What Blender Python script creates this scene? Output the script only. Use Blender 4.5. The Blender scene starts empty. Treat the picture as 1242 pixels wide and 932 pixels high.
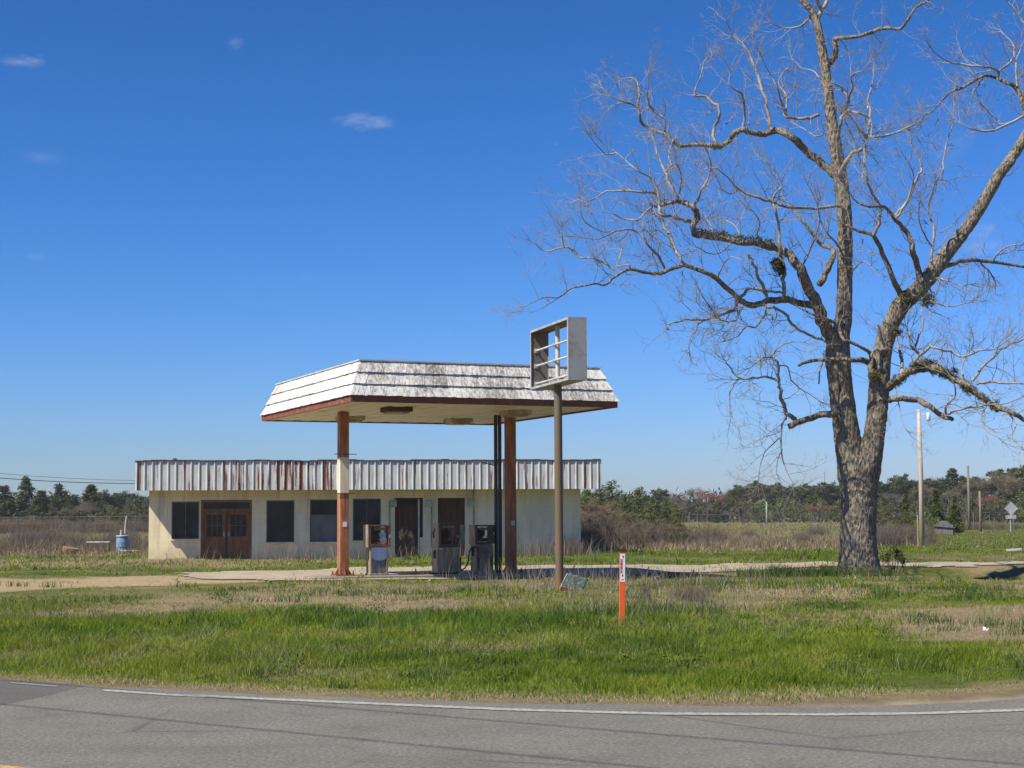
import bpy, math, random
import numpy as np
from mathutils import Vector, Matrix, Euler

random.seed(11)
rng = np.random.default_rng(5)
SC = bpy.context.scene
COL = SC.collection
R_ = math.radians

# ------------------------------------------------------------------ camera
FPX, CX, CY, EYE = 2000.0, 621.0, 466.0, 1.4
TH, PHI = math.atan(162.0/FPX), R_(0.35)
fw = Vector((0, math.cos(TH), math.sin(TH)))
up0 = Vector((0, -math.sin(TH), math.cos(TH)))
r0 = Vector((1, 0, 0))
rt = r0*math.cos(PHI) - up0*math.sin(PHI)
up = up0*math.cos(PHI) + r0*math.sin(PHI)
cam_d = bpy.data.cameras.new('camera')
cam = bpy.data.objects.new('camera', cam_d)
COL.objects.link(cam)
m3 = Matrix((rt, up, -fw)).transposed()
cam.matrix_world = Matrix.Translation((0, 0, EYE)) @ m3.to_4x4()
cam_d.sensor_width = 36.0
cam_d.lens = 36.0*FPX/1242.0
cam_d.clip_start = 0.1
cam_d.clip_end = 6000
SC.camera = cam

def ray(px, py):
    return fw + rt*((px-CX)/FPX) - up*((py-CY)/FPX)
def P(px, py, Y):                       # where a sight line reaches the distance Y
    d = ray(px, py); t = Y/d.y
    return Vector((0, 0, EYE)) + d*t
def GR(px, py, z=0.0):                  # where a sight line meets the ground
    d = ray(px, py); t = (z-EYE)/d.z
    return Vector((0, 0, EYE)) + d*t
def hor(px):
    return 628.0 - 0.0061*(px-621)

# ------------------------------------------------------------------ tags / hierarchy
def tag(o, label=None, cat=None, group=None, kind=None):
    if label: o['label'] = label
    if cat: o['category'] = cat
    if group: o['group'] = group
    if kind: o['kind'] = kind
    return o
def thing(name, loc, label, cat, group=None):
    o = bpy.data.objects.new(name, None)
    o.empty_display_size = 0.3
    o.location = loc
    COL.objects.link(o)
    return tag(o, label, cat, group)
def root_loc(p):
    v = Vector((0, 0, 0))
    while p is not None:
        v = v + p.location; p = p.parent
    return v
def copy_tree(o, parent=None):
    kids = [c for c in bpy.data.objects if c.parent == o]
    c = o.copy(); COL.objects.link(c); c.parent = parent
    for k in kids: copy_tree(k, c)
    return c

def sm(a, b, x):
    t = np.clip((x-a)/(b-a), 0, 1); return t*t*(3-2*t)

class MB:
    """collects shapes and links them as ONE mesh object"""
    def __init__(s, M=None):
        s.v = []; s.f = []; s.M = M; s.c = []; s.col = None
    def add(s, vs, fs):
        b = len(s.v)
        for p in vs:
            p = Vector(p)
            if s.M is not None: p = s.M @ p
            s.v.append((p.x, p.y, p.z))
            if s.col is not None: s.c.append(s.col)
        for f in fs: s.f.append(tuple(i+b for i in f))
    def box(s, c, d, rot=None, jit=0.0):
        hx, hy, hz = d[0]/2, d[1]/2, d[2]/2
        vs = [Vector((x, y, z)) for x in (-hx, hx) for y in (-hy, hy) for z in (-hz, hz)]
        if jit: vs = [v+Vector((random.uniform(-jit, jit), random.uniform(-jit, jit), random.uniform(-jit, jit))) for v in vs]
        if rot is not None: vs = [rot @ v for v in vs]
        c = Vector(c)
        s.add([v+c for v in vs], [(0,1,3,2),(4,6,7,5),(0,4,5,1),(2,3,7,6),(0,2,6,4),(1,5,7,3)])
    def span(s, a, b):
        s.box([(a[i]+b[i])/2 for i in range(3)], [abs(b[i]-a[i]) for i in range(3)])
    def quad(s, *p): s.add(p, [tuple(range(len(p)))])
    def tube(s, pts, rad, n=8, cap=True):
        pts = [Vector(p) for p in pts]
        if not hasattr(rad, '__len__'): rad = [rad]*len(pts)
        vs, fs = tube_geo(pts, rad, n, cap); s.add(vs, fs)
    def cyl(s, a, b, r, n=12, r2=None):
        s.tube([a, b], [r, r if r2 is None else r2], n)
    def lathe(s, c, prof, n=20):
        vs = []; fs = []
        for (r, z) in prof:
            for k in range(n):
                a = 2*math.pi*k/n
                vs.append((c[0]+r*math.cos(a), c[1]+r*math.sin(a), c[2]+z))
        for i in range(len(prof)-1):
            for k in range(n):
                k2 = (k+1) % n
                fs.append((i*n+k, i*n+k2, (i+1)*n+k2, (i+1)*n+k))
        fs.append(tuple(reversed(range(n)))); fs.append(tuple((len(prof)-1)*n+k for k in range(n)))
        s.add(vs, fs)
    def build(s, name, mat, parent=None, smooth=False, bevel=0.0):
        L = root_loc(parent) if parent is not None else Vector((0, 0, 0))
        me = bpy.data.meshes.new(name)
        me.from_pydata([(x-L.x, y-L.y, z-L.z) for (x, y, z) in s.v], [], s.f)
        if s.c:
            a = me.color_attributes.new('Col', 'FLOAT_COLOR', 'POINT')
            a.data.foreach_set('color', np.array([(c[0], c[1], c[2], 1) for c in s.c], dtype=np.float32).ravel())
        me.update()
        if smooth: me.polygons.foreach_set('use_smooth', [True]*len(me.polygons))
        if mat is not None: me.materials.append(mat)
        o = bpy.data.objects.new(name, me); COL.objects.link(o)
        if parent is not None: o.parent = parent
        if bevel:
            bm = o.modifiers.new('bevel', 'BEVEL'); bm.width = bevel; bm.segments = 2; bm.limit_method = 'ANGLE'
        return o

def tube_geo(pts, rad, n, cap=True):
    vs = []; fs = []
    m = len(pts)
    t0 = (pts[1]-pts[0]).normalized()
    ref = Vector((0, 0, 1)) if abs(t0.z) < 0.9 else Vector((1, 0, 0))
    u = t0.cross(ref).normalized()
    for i in range(m):
        if i == 0: t = pts[1]-pts[0]
        elif i == m-1: t = pts[-1]-pts[-2]
        else: t = pts[i+1]-pts[i-1]
        if t.length < 1e-9: t = Vector((0, 0, 1))
        t.normalize()
        u = u - t*u.dot(t)
        if u.length < 1e-6: u = t.orthogonal()
        u.normalize(); w = t.cross(u)
        for k in range(n):
            a = 2*math.pi*k/n
            vs.append(pts[i] + (u*math.cos(a)+w*math.sin(a))*rad[i])
    for i in range(m-1):
        for k in range(n):
            k2 = (k+1) % n
            fs.append((i*n+k, i*n+k2, (i+1)*n+k2, (i+1)*n+k))
    if cap:
        fs.append(tuple(reversed(range(n)))); fs.append(tuple((m-1)*n+k for k in range(n)))
    return vs, fs

def frame(origin, yaw):
    return Matrix.Translation(origin) @ Matrix.Rotation(yaw, 4, 'Z')

# ------------------------------------------------------------------ materials
def newmat(name):
    m = bpy.data.materials.new(name); m.use_nodes = True
    nt = m.node_tree; b = nt.nodes['Principled BSDF']
    return m, nt, b
def N(nt, t, **kw):
    n = nt.nodes.new(t)
    for k, v in kw.items(): setattr(n, k, v)
    return n
def L(nt, a, b): nt.links.new(a, b)
def coords(nt, scale=(1, 1, 1), kind='Object'):
    tc = N(nt, 'ShaderNodeTexCoord'); mp = N(nt, 'ShaderNodeMapping')
    mp.inputs['Scale'].default_value = scale
    L(nt, tc.outputs[kind], mp.inputs['Vector']); return mp.outputs['Vector']
def noise(nt, scale, detail=4, rough=0.6, vec=None, sc=(1, 1, 1)):
    n = N(nt, 'ShaderNodeTexNoise'); n.inputs['Scale'].default_value = scale
    n.inputs['Detail'].default_value = detail; n.inputs['Roughness'].default_value = rough
    L(nt, vec if vec is not None else coords(nt, sc), n.inputs['Vector'])
    return n.outputs['Fac']
def ramp(nt, fac, stops):
    r = N(nt, 'ShaderNodeValToRGB'); e = r.color_ramp.elements
    while len(e) < len(stops): e.new(0.5)
    for i, (p, c) in enumerate(stops):
        e[i].position = p
        if not hasattr(c, '__len__'): c = (c, c, c)
        e[i].color = (c[0], c[1], c[2], 1)
    L(nt, fac, r.inputs['Fac']); return r.outputs['Color']
def mix(nt, fac, a, b, blend='MIX'):
    n = N(nt, 'ShaderNodeMix', data_type='RGBA', blend_type=blend)
    if isinstance(fac, (int, float)): n.inputs[0].default_value = fac
    else: L(nt, fac, n.inputs[0])
    for i, x in ((6, a), (7, b)):
        if hasattr(x, 'is_linked') or hasattr(x, 'links'): L(nt, x, n.inputs[i])
        else: n.inputs[i].default_value = (x[0], x[1], x[2], 1)
    return n.outputs[2]
def math_(nt, op, a, b=None, clamp=False):
    n = N(nt, 'ShaderNodeMath', operation=op); n.use_clamp = clamp
    for i, x in enumerate((a, b)):
        if x is None: continue
        if isinstance(x, (int, float)): n.inputs[i].default_value = x
        else: L(nt, x, n.inputs[i])
    return n.outputs[0]
def bump(nt, b, h, strength=0.5, dist=0.02):
    n = N(nt, 'ShaderNodeBump'); n.inputs['Strength'].default_value = strength; n.inputs['Distance'].default_value = dist
    L(nt, h, n.inputs['Height']); L(nt, n.outputs['Normal'], b.inputs['Normal'])

def weathered(name, c1, c2, rough=0.7, scale=3.0, sc=(1, 1, 1), lo=0.4, hi=0.62, metal=0.0, bmp=0.25, fine=30, bd=0.01, spec=0.4):
    """two-tone worn surface: base paint c1, stain c2"""
    m, nt, b = newmat(name)
    f = noise(nt, scale, 6, 0.65, sc=sc)
    fac = ramp(nt, f, [(lo, 0.0), (hi, 1.0)])
    c = mix(nt, fac, c1, c2)
    g = noise(nt, fine, 4, 0.7, sc=sc)
    c = mix(nt, 0.35, c, ramp(nt, g, [(0.25, 0.45), (0.75, 1.0)]), 'MULTIPLY')
    L(nt, c, b.inputs['Base Color'])
    b.inputs['Roughness'].default_value = rough; b.inputs['Metallic'].default_value = metal
    b.inputs['Specular IOR Level'].default_value = spec
    if bmp: bump(nt, b, g, bmp, bd)
    return m
def plain(name, c, rough=0.6, metal=0.0, spec=0.4, var=0.25, scale=12):
    return weathered(name, c, tuple(x*(1-var) for x in c), rough, scale, metal=metal, bmp=0.1, spec=spec)

M_white = weathered('white_paint', (.66, .64, .58), (.45, .42, .36), 0.6, 4, (1, 1, .3))
M_rustpost = weathered('rusty_post', (.36, .145, .065), (.14, .048, .024), 0.85, 5, (1, 1, .22), .38, .66, bmp=.5)
M_rust = weathered('rust', (.18, .062, .034), (.09, .035, .022), 0.85, 6, (1, 1, .4), bmp=.5)
M_galv = weathered('galvanised_steel', (.52, .53, .52), (.36, .36, .35), 0.5, 3, (1, 1, .3), metal=.15, bmp=.1)
M_steel = weathered('dull_steel', (.36, .295, .20), (.19, .145, .09), 0.45, 7, (1, 1, .5), metal=.3, bmp=.2)
M_dark = weathered('dark_iron', (.05, .035, .028), (.10, .045, .03), 0.8, 8)
M_rubber = plain('black_rubber', (.022, .021, .020), .7)
M_concrete = weathered('old_concrete', (.30, .27, .21), (.19, .17, .14), .9, 1.3, (1, 1, 1), .35, .7, bmp=.4, fine=18, bd=.02)
M_wood = weathered('weathered_wood', (.40, .34, .27), (.27, .22, .17), .9, 4, (3, 3, .15), bmp=.5)
M_brownboard = weathered('brown_board', (.27, .135, .065), (.17, .08, .042), .75, 5, (2, 2, .3))
M_doorbrown = weathered('dark_brown_board', (.12, .06, .036), (.075, .038, .025), .75, 5, (2, 2, .3))
M_bluepaint = weathered('faded_blue_paint', (.14, .22, .42), (.20, .26, .38), .5, 4, (2, 2, .4))
M_bluedrum = weathered('pale_blue_plastic', (.20, .34, .50), (.16, .27, .42), .5, 4)
M_orange = weathered('orange_plastic', (.80, .13, .025), (.62, .10, .03), .5, 6, (1, 1, .4), .55, .75, bmp=.05)
M_decal = plain('white_decal', (.80, .80, .77), .5, var=.06)
M_red = plain('red_print', (.42, .02, .03), .5)
M_black = plain('black_print', (.03, .03, .03), .6)
M_yellow = plain('yellow_plastic', (.50, .34, .04), .5)
M_paleline = None

def mk_glass():
    m, nt, b = newmat('dark_window_glass')
    f = noise(nt, 2.0, 5, .6, sc=(1, 1, .6))
    c = ramp(nt, f, [(.3, (.010, .010, .011)), (.7, (.035, .035, .034))])
    L(nt, c, b.inputs['Base Color']); b.inputs['Roughness'].default_value = .10
    b.inputs['Specular IOR Level'].default_value = .28
    bump(nt, b, noise(nt, 1.3, 2, .5), .25, .05)
    return m
M_glass = mk_glass()
M_dustglass = weathered('dusty_glass', (.20, .20, .19), (.13, .13, .125), .6, 2.5, (1, 1, .5), bmp=.05)

def mk_block():
    m, nt, b = newmat('painted_block_wall')
    tc = N(nt, 'ShaderNodeTexCoord')
    vr = N(nt, 'ShaderNodeVectorRotate', rotation_type='Z_AXIS'); vr.inputs['Angle'].default_value = -BYAW
    L(nt, tc.outputs['Object'], vr.inputs['Vector'])
    mp = N(nt, 'ShaderNodeMapping'); mp.inputs['Rotation'].default_value = (R_(90), 0, 0)
    L(nt, vr.outputs['Vector'], mp.inputs['Vector'])
    br = N(nt, 'ShaderNodeTexBrick'); L(nt, mp.outputs['Vector'], br.inputs['Vector'])
    br.inputs['Scale'].default_value = 1.0; br.inputs['Brick Width'].default_value = .4; br.inputs['Row Height'].default_value = .2
    br.inputs['Mortar Size'].default_value = .008; br.inputs['Mortar Smooth'].default_value = .3
    br.inputs['Color1'].default_value = (.84, .725, .49, 1); br.inputs['Color2'].default_value = (.81, .70, .47, 1)
    br.inputs['Mortar'].default_value = (.75, .645, .43, 1)
    st = noise(nt, 1.2, 6, .65, sc=(1, 1, .35))
    c = mix(nt, ramp(nt, st, [(.45, 0), (.75, .55)]), br.outputs['Color'], (.42, .38, .29))
    dr = noise(nt, 1.0, 6, .7, sc=(5, 5, .28))
    c = mix(nt, ramp(nt, dr, [(.52, 0), (.70, .65)]), c, (.36, .31, .22))
    # mud splash and algae near the ground (a stain of its own)
    sx = N(nt, 'ShaderNodeSeparateXYZ'); L(nt, tc.outputs['Object'], sx.inputs[0])
    nb = noise(nt, 2.2, 5, .7)
    h = math_(nt, 'SUBTRACT', math_(nt, 'MULTIPLY', nb, 1.1), sx.outputs['Z'])
    c = mix(nt, math_(nt, 'MULTIPLY', h, .9, True), c, (.36, .28, .18))
    L(nt, c, b.inputs['Base Color']); b.inputs['Roughness'].default_value = .85
    b.inputs['Specular IOR Level'].default_value = .2
    bump(nt, b, br.outputs['Fac'], -.25, .005)
    return m

def mk_fascia():
    m, nt, b = newmat('ribbed_white_metal')
    tc = N(nt, 'ShaderNodeTexCoord'); sx = N(nt, 'ShaderNodeSeparateXYZ'); L(nt, tc.outputs['Object'], sx.inputs[0])
    f = noise(nt, 1.0, 5, .7, sc=(9, 9, .55))
    # rust gathers around the middle left of the band
    d = math_(nt, 'ABSOLUTE', math_(nt, 'SUBTRACT', sx.outputs['X'], 5.0))
    boost = math_(nt, 'MULTIPLY', math_(nt, 'SUBTRACT', 1.0, math_(nt, 'DIVIDE', d, 2.6), True), .085)
    f2 = math_(nt, 'ADD', f, boost)
    at = N(nt, 'ShaderNodeAttribute', attribute_name='Col')
    f2 = math_(nt, 'ADD', f2, math_(nt, 'MULTIPLY', at.outputs['Fac'], .30))
    rust = ramp(nt, f2, [(.585, 0), (.64, 1)])
    g = noise(nt, 3.0, 5, .6, sc=(2.5, 2.5, .6))
    base = mix(nt, ramp(nt, g, [(.35, 0), (.7, 1)]), (.55, .555, .545), (.41, .405, .39))
    c = mix(nt, rust, base, (.17, .058, .032))
    L(nt, c, b.inputs['Base Color']); b.inputs['Roughness'].default_value = .55
    bump(nt, b, g, .08, .01)
    return m

def mk_shake():
    m, nt, b = newmat('whitewashed_wood_shakes')
    f = noise(nt, 1.0, 6, .7, sc=(20, 20, 1.3))
    f2 = noise(nt, .8, 3, .6)
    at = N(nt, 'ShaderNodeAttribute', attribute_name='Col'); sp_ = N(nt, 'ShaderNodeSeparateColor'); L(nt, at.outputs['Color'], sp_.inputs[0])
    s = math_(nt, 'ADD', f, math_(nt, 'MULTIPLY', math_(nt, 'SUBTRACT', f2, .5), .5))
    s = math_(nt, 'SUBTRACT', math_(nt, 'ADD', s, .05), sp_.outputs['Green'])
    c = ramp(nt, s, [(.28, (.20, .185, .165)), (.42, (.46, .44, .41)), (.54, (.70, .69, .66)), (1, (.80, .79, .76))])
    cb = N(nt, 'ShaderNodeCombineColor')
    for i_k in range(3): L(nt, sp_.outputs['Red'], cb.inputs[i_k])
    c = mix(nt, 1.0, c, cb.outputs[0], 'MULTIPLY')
    L(nt, c, b.inputs['Base Color']); b.inputs['Roughness'].default_value = .85
    b.inputs['Specular IOR Level'].default_value = .2
    bump(nt, b, f, .5, .02)
    return m

def mk_bark(name, c1, c2, c3, vs=1.0):
    m, nt, b = newmat(name)
    v = coords(nt, (1, 1, .35))
    vo = N(nt, 'ShaderNodeTexVoronoi', feature='F1'); vo.inputs['Scale'].default_value = 21*vs
    n0 = N(nt, 'ShaderNodeTexNoise'); n0.inputs['Scale'].default_value = 5; n0.inputs['Detail'].default_value = 5
    L(nt, v, n0.inputs['Vector'])
    wv = mix(nt, .12, v, n0.outputs['Color'])
    L(nt, wv, vo.inputs['Vector'])
    f = noise(nt, 9*vs, 6, .7, vec=v)
    h = math_(nt, 'ADD', math_(nt, 'MULTIPLY', vo.outputs['Distance'], .8), f)
    c = ramp(nt, h, [(.45, c3), (.75, c1), (1.15, c2)])
    lich = noise(nt, 3.5, 6, .7)
    c = mix(nt, ramp(nt, lich, [(.56, 0), (.66, .55)]), c, (.27, .26, .20))
    L(nt, c, b.inputs['Base Color']); b.inputs['Roughness'].default_value = .95
    b.inputs['Specular IOR Level'].default_value = .15
    bump(nt, b, h, 1.0, .07)
    return m
M_bark = mk_bark('grey_bark', (.155, .132, .10), (.265, .23, .185), (.045, .036, .027))
M_twig = weathered('pale_twig_bark', (.36, .33, .285), (.23, .20, .165), .9, 3, bmp=0)
M_moss = None

def mk_leafmat(name, rough=.7, transl=.3):
    m, nt, b = newmat(name)
    at = N(nt, 'ShaderNodeAttribute', attribute_name='Col')
    L(nt, at.outputs['Color'], b.inputs['Base Color'])
    b.inputs['Roughness'].default_value = rough; b.inputs['Specular IOR Level'].default_value = .2
    tr = N(nt, 'ShaderNodeBsdfTranslucent'); L(nt, at.outputs['Color'], tr.inputs['Color'])
    mx = N(nt, 'ShaderNodeMixShader'); mx.inputs[0].default_value = transl
    L(nt, b.outputs[0], mx.inputs[1]); L(nt, tr.outputs[0], mx.inputs[2])
    L(nt, mx.outputs[0], nt.nodes['Material Output'].inputs['Surface'])
    return m
M_leaf = mk_leafmat('foliage', .65, .3)
M_grass = mk_leafmat('grass_blades', .55, .4)

# ------------------------------------------------------------------ value noise for layout
_lat = rng.random((256, 256))
def vnoise(x, y):
    xi = np.floor(x).astype(int); yi = np.floor(y).astype(int)
    fx = x-xi; fy = y-yi; fx = fx*fx*(3-2*fx); fy = fy*fy*(3-2*fy)
    a = _lat[xi % 256, yi % 256]; b = _lat[(xi+1) % 256, yi % 256]
    c = _lat[xi % 256, (yi+1) % 256]; d = _lat[(xi+1) % 256, (yi+1) % 256]
    return (a*(1-fx)+b*fx)*(1-fy)+(c*(1-fx)+d*fx)*fy
def fbm(x, y, o=4):
    s = 0; a = .5; t = 0
    for i in range(o):
        s = s+a*vnoise(x*2**i+17.3*i, y*2**i+5.1*i); t += a; a *= .55
    return s/t

# ------------------------------------------------------------------ terrain
edge_px = [(-40, 822), (0, 824.5), (100, 831), (300, 841), (450, 848), (620, 853), (850, 855.5), (1000, 853), (1120, 847), (1242, 838.5), (1290, 834)]
eg = [GR(*p) for p in edge_px]
EX = np.array([-90.0, -30.0] + [p.x for p in eg] + [12.0, 40.0, 90.0])
EY = np.array([58.0, 26.0] + [p.y for p in eg] + [16.6, 33.0, 70.0])
line_px = [(-60, 824), (0, 828), (50, 832), (100, 836), (200, 843), (400, 852), (620, 861.5), (800, 866.5), (1000, 867.5), (1120, 866), (1242, 862), (1300, 859)]
lg = [GR(*p) for p in line_px]
LX = np.array([-90.0, -30.0] + [p.x for p in lg] + [12.0, 40.0, 90.0])
LY = np.array([57.0, 25.2] + [p.y for p in lg] + [14.3, 30.6, 67.5])
def yedge(x): return np.interp(x, EX, EY)
def yline(x): return np.interp(x, LX, LY)

def gz(x, y):
    x = np.asarray(x, dtype=float); y = np.asarray(y, dtype=float)
    d = y-yedge(x)
    z = -.06*(1-sm(.15, 1.1, d))
    z = z + (fbm(x*.35, y*.35, 3)-.5)*.16*sm(.5, 4, d)*(1-sm(60, 120, y)*.2)
    z = z - .10*sm(30, 36, y)*(1-sm(50, 56, y))*sm(-14, -8, x)*(1-sm(6, 10, x))
    z = z - .10*np.exp(-((d-2.0)/1.6)**2)*sm(0.3, 1.2, d)
    z = z + .10*np.exp(-((x-7)/5.0)**2-((y-31)/7.0)**2)
    # ditch at the right
    z = z - .85*np.exp(-((x-15.0)/5.0)**4-((y-42.2)/3.1)**4) - .25*sm(9, 12, x)*np.exp(-((y-40)/6.0)**4)*(1-sm(24, 34, x))
    z = z + .10*sm(-2, 6, x)*sm(52, 56, y)*(1-sm(62, 75, y))
    return z
def gz1(x, y): return float(gz(np.array([x]), np.array([y]))[0])

def in_poly(x, y, poly):
    inside = np.zeros(x.shape, bool); n = len(poly); j = n-1
    for i in range(n):
        xi, yi = poly[i]; xj, yj = poly[j]
        c = ((yi > y) != (yj > y)) & (x < (xj-xi)*(y-yi)/(yj-yi+1e-12)+xi)
        inside ^= c; j = i
    return inside
APRON = [(-9.2, 44.9), (-8.4, 42.4), (-6.6, 40.4), (-5.4, 39.0), (-1, 40.0), (2.5, 41.9), (4, 44.3), (8.2, 45.4), (10.5, 46.6), (15.5, 46.9), (26, 47.4), (26, 48.9), (15.5, 48.6), (10.5, 49.0), (8.5, 50.4), (3, 50.9), (-4, 50.0), (-8, 46.9)]

def zones(x, y):
    """bare ground fraction, dry fraction, bare colour"""
    n1 = fbm(x*.5, y*.5); n2 = fbm(x*.16+40, y*.16+9); n3 = fbm(x*1.6+3, y*1.6+70, 3)
    d = y-yedge(x)
    dry = np.clip(.10+(n1-.5)*1.6, 0, 1)
    right = sm(1.5, 5, x)*sm(17.5, 21, y)*(1-sm(46, 50, y))
    dry = np.maximum(dry, right*sm(.44, .66, fbm(x*.55+31, y*.42+3))*.9)
    # near verge: lush, straw right by the road
    dry = np.maximum(dry, (1-sm(.9, 2.0, d+(n3-.5)*1.4))*.75)
    # dry strip in front of the island
    strip = sm(21.5, 25, y+(n1-.5)*7)*(1-sm(38, 41, y))*sm(-10.5, -5, x+(n1-.5)*6)*(1-sm(2.5, 5.5, x+(n1-.5)*5))
    band = np.exp(-((y-25.5-(n1-.5)*3)/2.2)**2)
    pat = sm(.36, .62, fbm(x*.7+11, y*.35+23))
    dry = np.maximum(dry, strip*np.clip(.18+.62*pat+.55*band, 0, 1))
    top = sm(28, 34, y)*(1-sm(40, 44, y))
    dry = np.maximum(dry, top*np.clip(n1*1.2-.12, 0, 1)*.85)
    # brown patch low right
    br = np.exp(-((x-6.9-.16*(y-20))/2.5)**2-((y-20.6)/4.0)**2)*sm(14.5, 16.5, y)
    br = sm(.32, .62, br+(n1-.5)*.8+(n3-.5)*.3)
    dry = np.maximum(dry, br*.97)
    # strip before the building
    left = 1-sm(-9, -5, x)
    s2 = sm(49, 52, y)*(1-sm(58, 62, y))
    dry = np.maximum(dry, s2*left*np.clip(.45+.9*(n1-.2), 0, 1))
    dry = np.where((y > 50) & (y < 60) & (x > -5), np.clip(dry*.7, 0, 1), dry)
    # far field
    far = sm(57, 66, y+(n2-.5)*9)
    grn = sm(.205, .235, x/np.maximum(y, 1)+(n2-.5)*.05)
    fdry = np.clip(.72+(n1-.5)*1.1+(n2-.5)*1.3, 0, 1)
    fdry = fdry*(1-grn)+grn*np.clip(.1+(n1-.5), 0, 1)
    dry = dry*(1-far)+fdry*far
    # bare
    bare = (1-sm(.25, .85, d+(n3-.5)*.9))*.97
    bx = np.interp(x, [-60, -20, -12, -9.5, -7.5, -5], [24, 32.0, 36.3, 39.8, 41.6, 42.4])
    bw = np.interp(x, [-60, -20, -12, -9.5, -7.5, -5], [7.0, 6.2, 5.4, 4.2, 3.2, 2.4])
    tr = 1-sm(.75, 1.1, np.abs(y-bx)/bw+(n1-.5)*.6)
    tr = tr*(1-sm(-5.5, -4, x))
    tr = tr*(.86+.14*sm(.35, .6, n3))
    bare = np.maximum(bare, tr)
    bare = np.maximum(bare, br*.72)
    ditch = np.exp(-((x-15.0)/4.6)**4-((y-42.2)/2.7)**4)
    bare = np.maximum(bare, sm(.3, .8, ditch)*.9)
    bare = np.maximum(bare, strip*sm(.62, .75, n3)*.6)
    c_dirt = np.array([.40, .31, .185]); c_sh = np.array([.20, .155, .10])
    bc = np.where((tr > .3)[..., None], c_dirt, c_sh)
    sand = (sm(.0, 3, x)*(d < .25))[..., None]
    bc = bc*(1-sand)+np.array([.33, .285, .205])*sand
    bc = np.where((ditch > .3)[..., None], np.array([.055, .042, .03]), bc)
    bc = np.where(((br > .3) & (tr <= .3))[..., None], np.array([.235, .18, .115]), bc)
    return np.clip(bare, 0, 1), np.clip(dry, 0, 1), bc, far, n1, n2

def axis(dense0, dense1, step, lo, hi, g=1.16):
    a = list(np.arange(dense0, dense1+1e-6, step)); s = step
    while a[-1] < hi: s *= g; a.append(a[-1]+s)
    s = step; pre = []; v = dense0
    while v > lo: s *= g; v -= s; pre.append(v)
    return np.array(pre[::-1]+a)
def grid_mesh(name, xs, ys, zf, mat, colf=None):
    X, Y = np.meshgrid(xs, ys); Z = zf(X, Y)
    nx, ny = len(xs), len(ys)
    co = np.stack([X, Y, Z], -1).reshape(-1, 3).astype(np.float32)
    i = np.arange(nx*ny).reshape(ny, nx)
    q = np.stack([i[:-1, :-1], i[:-1, 1:], i[1:, 1:], i[1:, :-1]], -1).reshape(-1, 4)
    return np_mesh(name, co, q, mat, None if colf is None else colf(X, Y).reshape(-1, 3))
def np_mesh(name, co, faces, mat, cols=None, smooth=True, parent=None):
    me = bpy.data.meshes.new(name); k = faces.shape[1]; nf = len(faces)
    if parent is not None:
        Lc = root_loc(parent); co = co-np.array([Lc.x, Lc.y, Lc.z])
    me.vertices.add(len(co)); me.vertices.foreach_set('co', co.astype(np.float32).ravel())
    me.loops.add(nf*k); me.loops.foreach_set('vertex_index', faces.astype(np.int32).ravel())
    me.polygons.add(nf); me.polygons.foreach_set('loop_start', np.arange(0, nf*k, k, dtype=np.int32))
    try: me.polygons.foreach_set('loop_total', np.full(nf, k, dtype=np.int32))
    except Exception: pass
    me.polygons.foreach_set('use_smooth', np.full(nf, smooth))
    if cols is not None:
        a = me.color_attributes.new('Col', 'FLOAT_COLOR', 'POINT')
        a.data.foreach_set('color', np.concatenate([cols, np.ones((len(cols), 1))], 1).astype(np.float32).ravel())
    me.update(calc_edges=True); me.validate()
    if mat: me.materials.append(mat)
    o = bpy.data.objects.new(name, me); COL.objects.link(o)
    if parent is not None: o.parent = parent
    return o

def mk_ground():
    m, nt, b = newmat('ground_soil')
    at = N(nt, 'ShaderNodeAttribute', attribute_name='Col')
    f = noise(nt, 6, 8, .75); g = noise(nt, 55, 4, .7)
    c = mix(nt, .55, at.outputs['Color'], ramp(nt, f, [(.3, .35), (.7, 1.15)]), 'MULTIPLY')
    c = mix(nt, .5, c, ramp(nt, g, [(.3, .5), (.7, 1.1)]), 'MULTIPLY')
    L(nt, c, b.inputs['Base Color']); b.inputs['Roughness'].default_value = .95; b.inputs['Specular IOR Level'].default_value = .1
    bump(nt, b, math_(nt, 'ADD', f, math_(nt, 'MULTIPLY', g, .3)), .7, .05)
    return m
G_GREEN = np.array([.12, .15, .030]); G_DRY = np.array([.30, .235, .135]); G_FAR = np.array([.235, .175, .11])
def ground_col(X, Y):
    bare, dry, bc, far, n1, n2 = zones(X, Y)
    g = G_GREEN*np.ones(X.shape+(3,)); dr = G_DRY*(1-far[..., None])+G_FAR*far[..., None]
    tan = sm(105, 150, Y+(n2-.5)*40)[..., None]*np.array([.03, .045, .0])
    dr = dr+tan
    c = g*.75*(1-dry[..., None])+dr*dry[..., None]
    return c*(1-bare[..., None])+bc*bare[..., None]
xs = axis(-20, 20, .25, -1400, 1400); ys = axis(9, 62, .25, -60, 2500)
ground = grid_mesh('ground', xs, ys, gz, mk_ground(), ground_col)
tag(ground, kind='structure')

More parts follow.
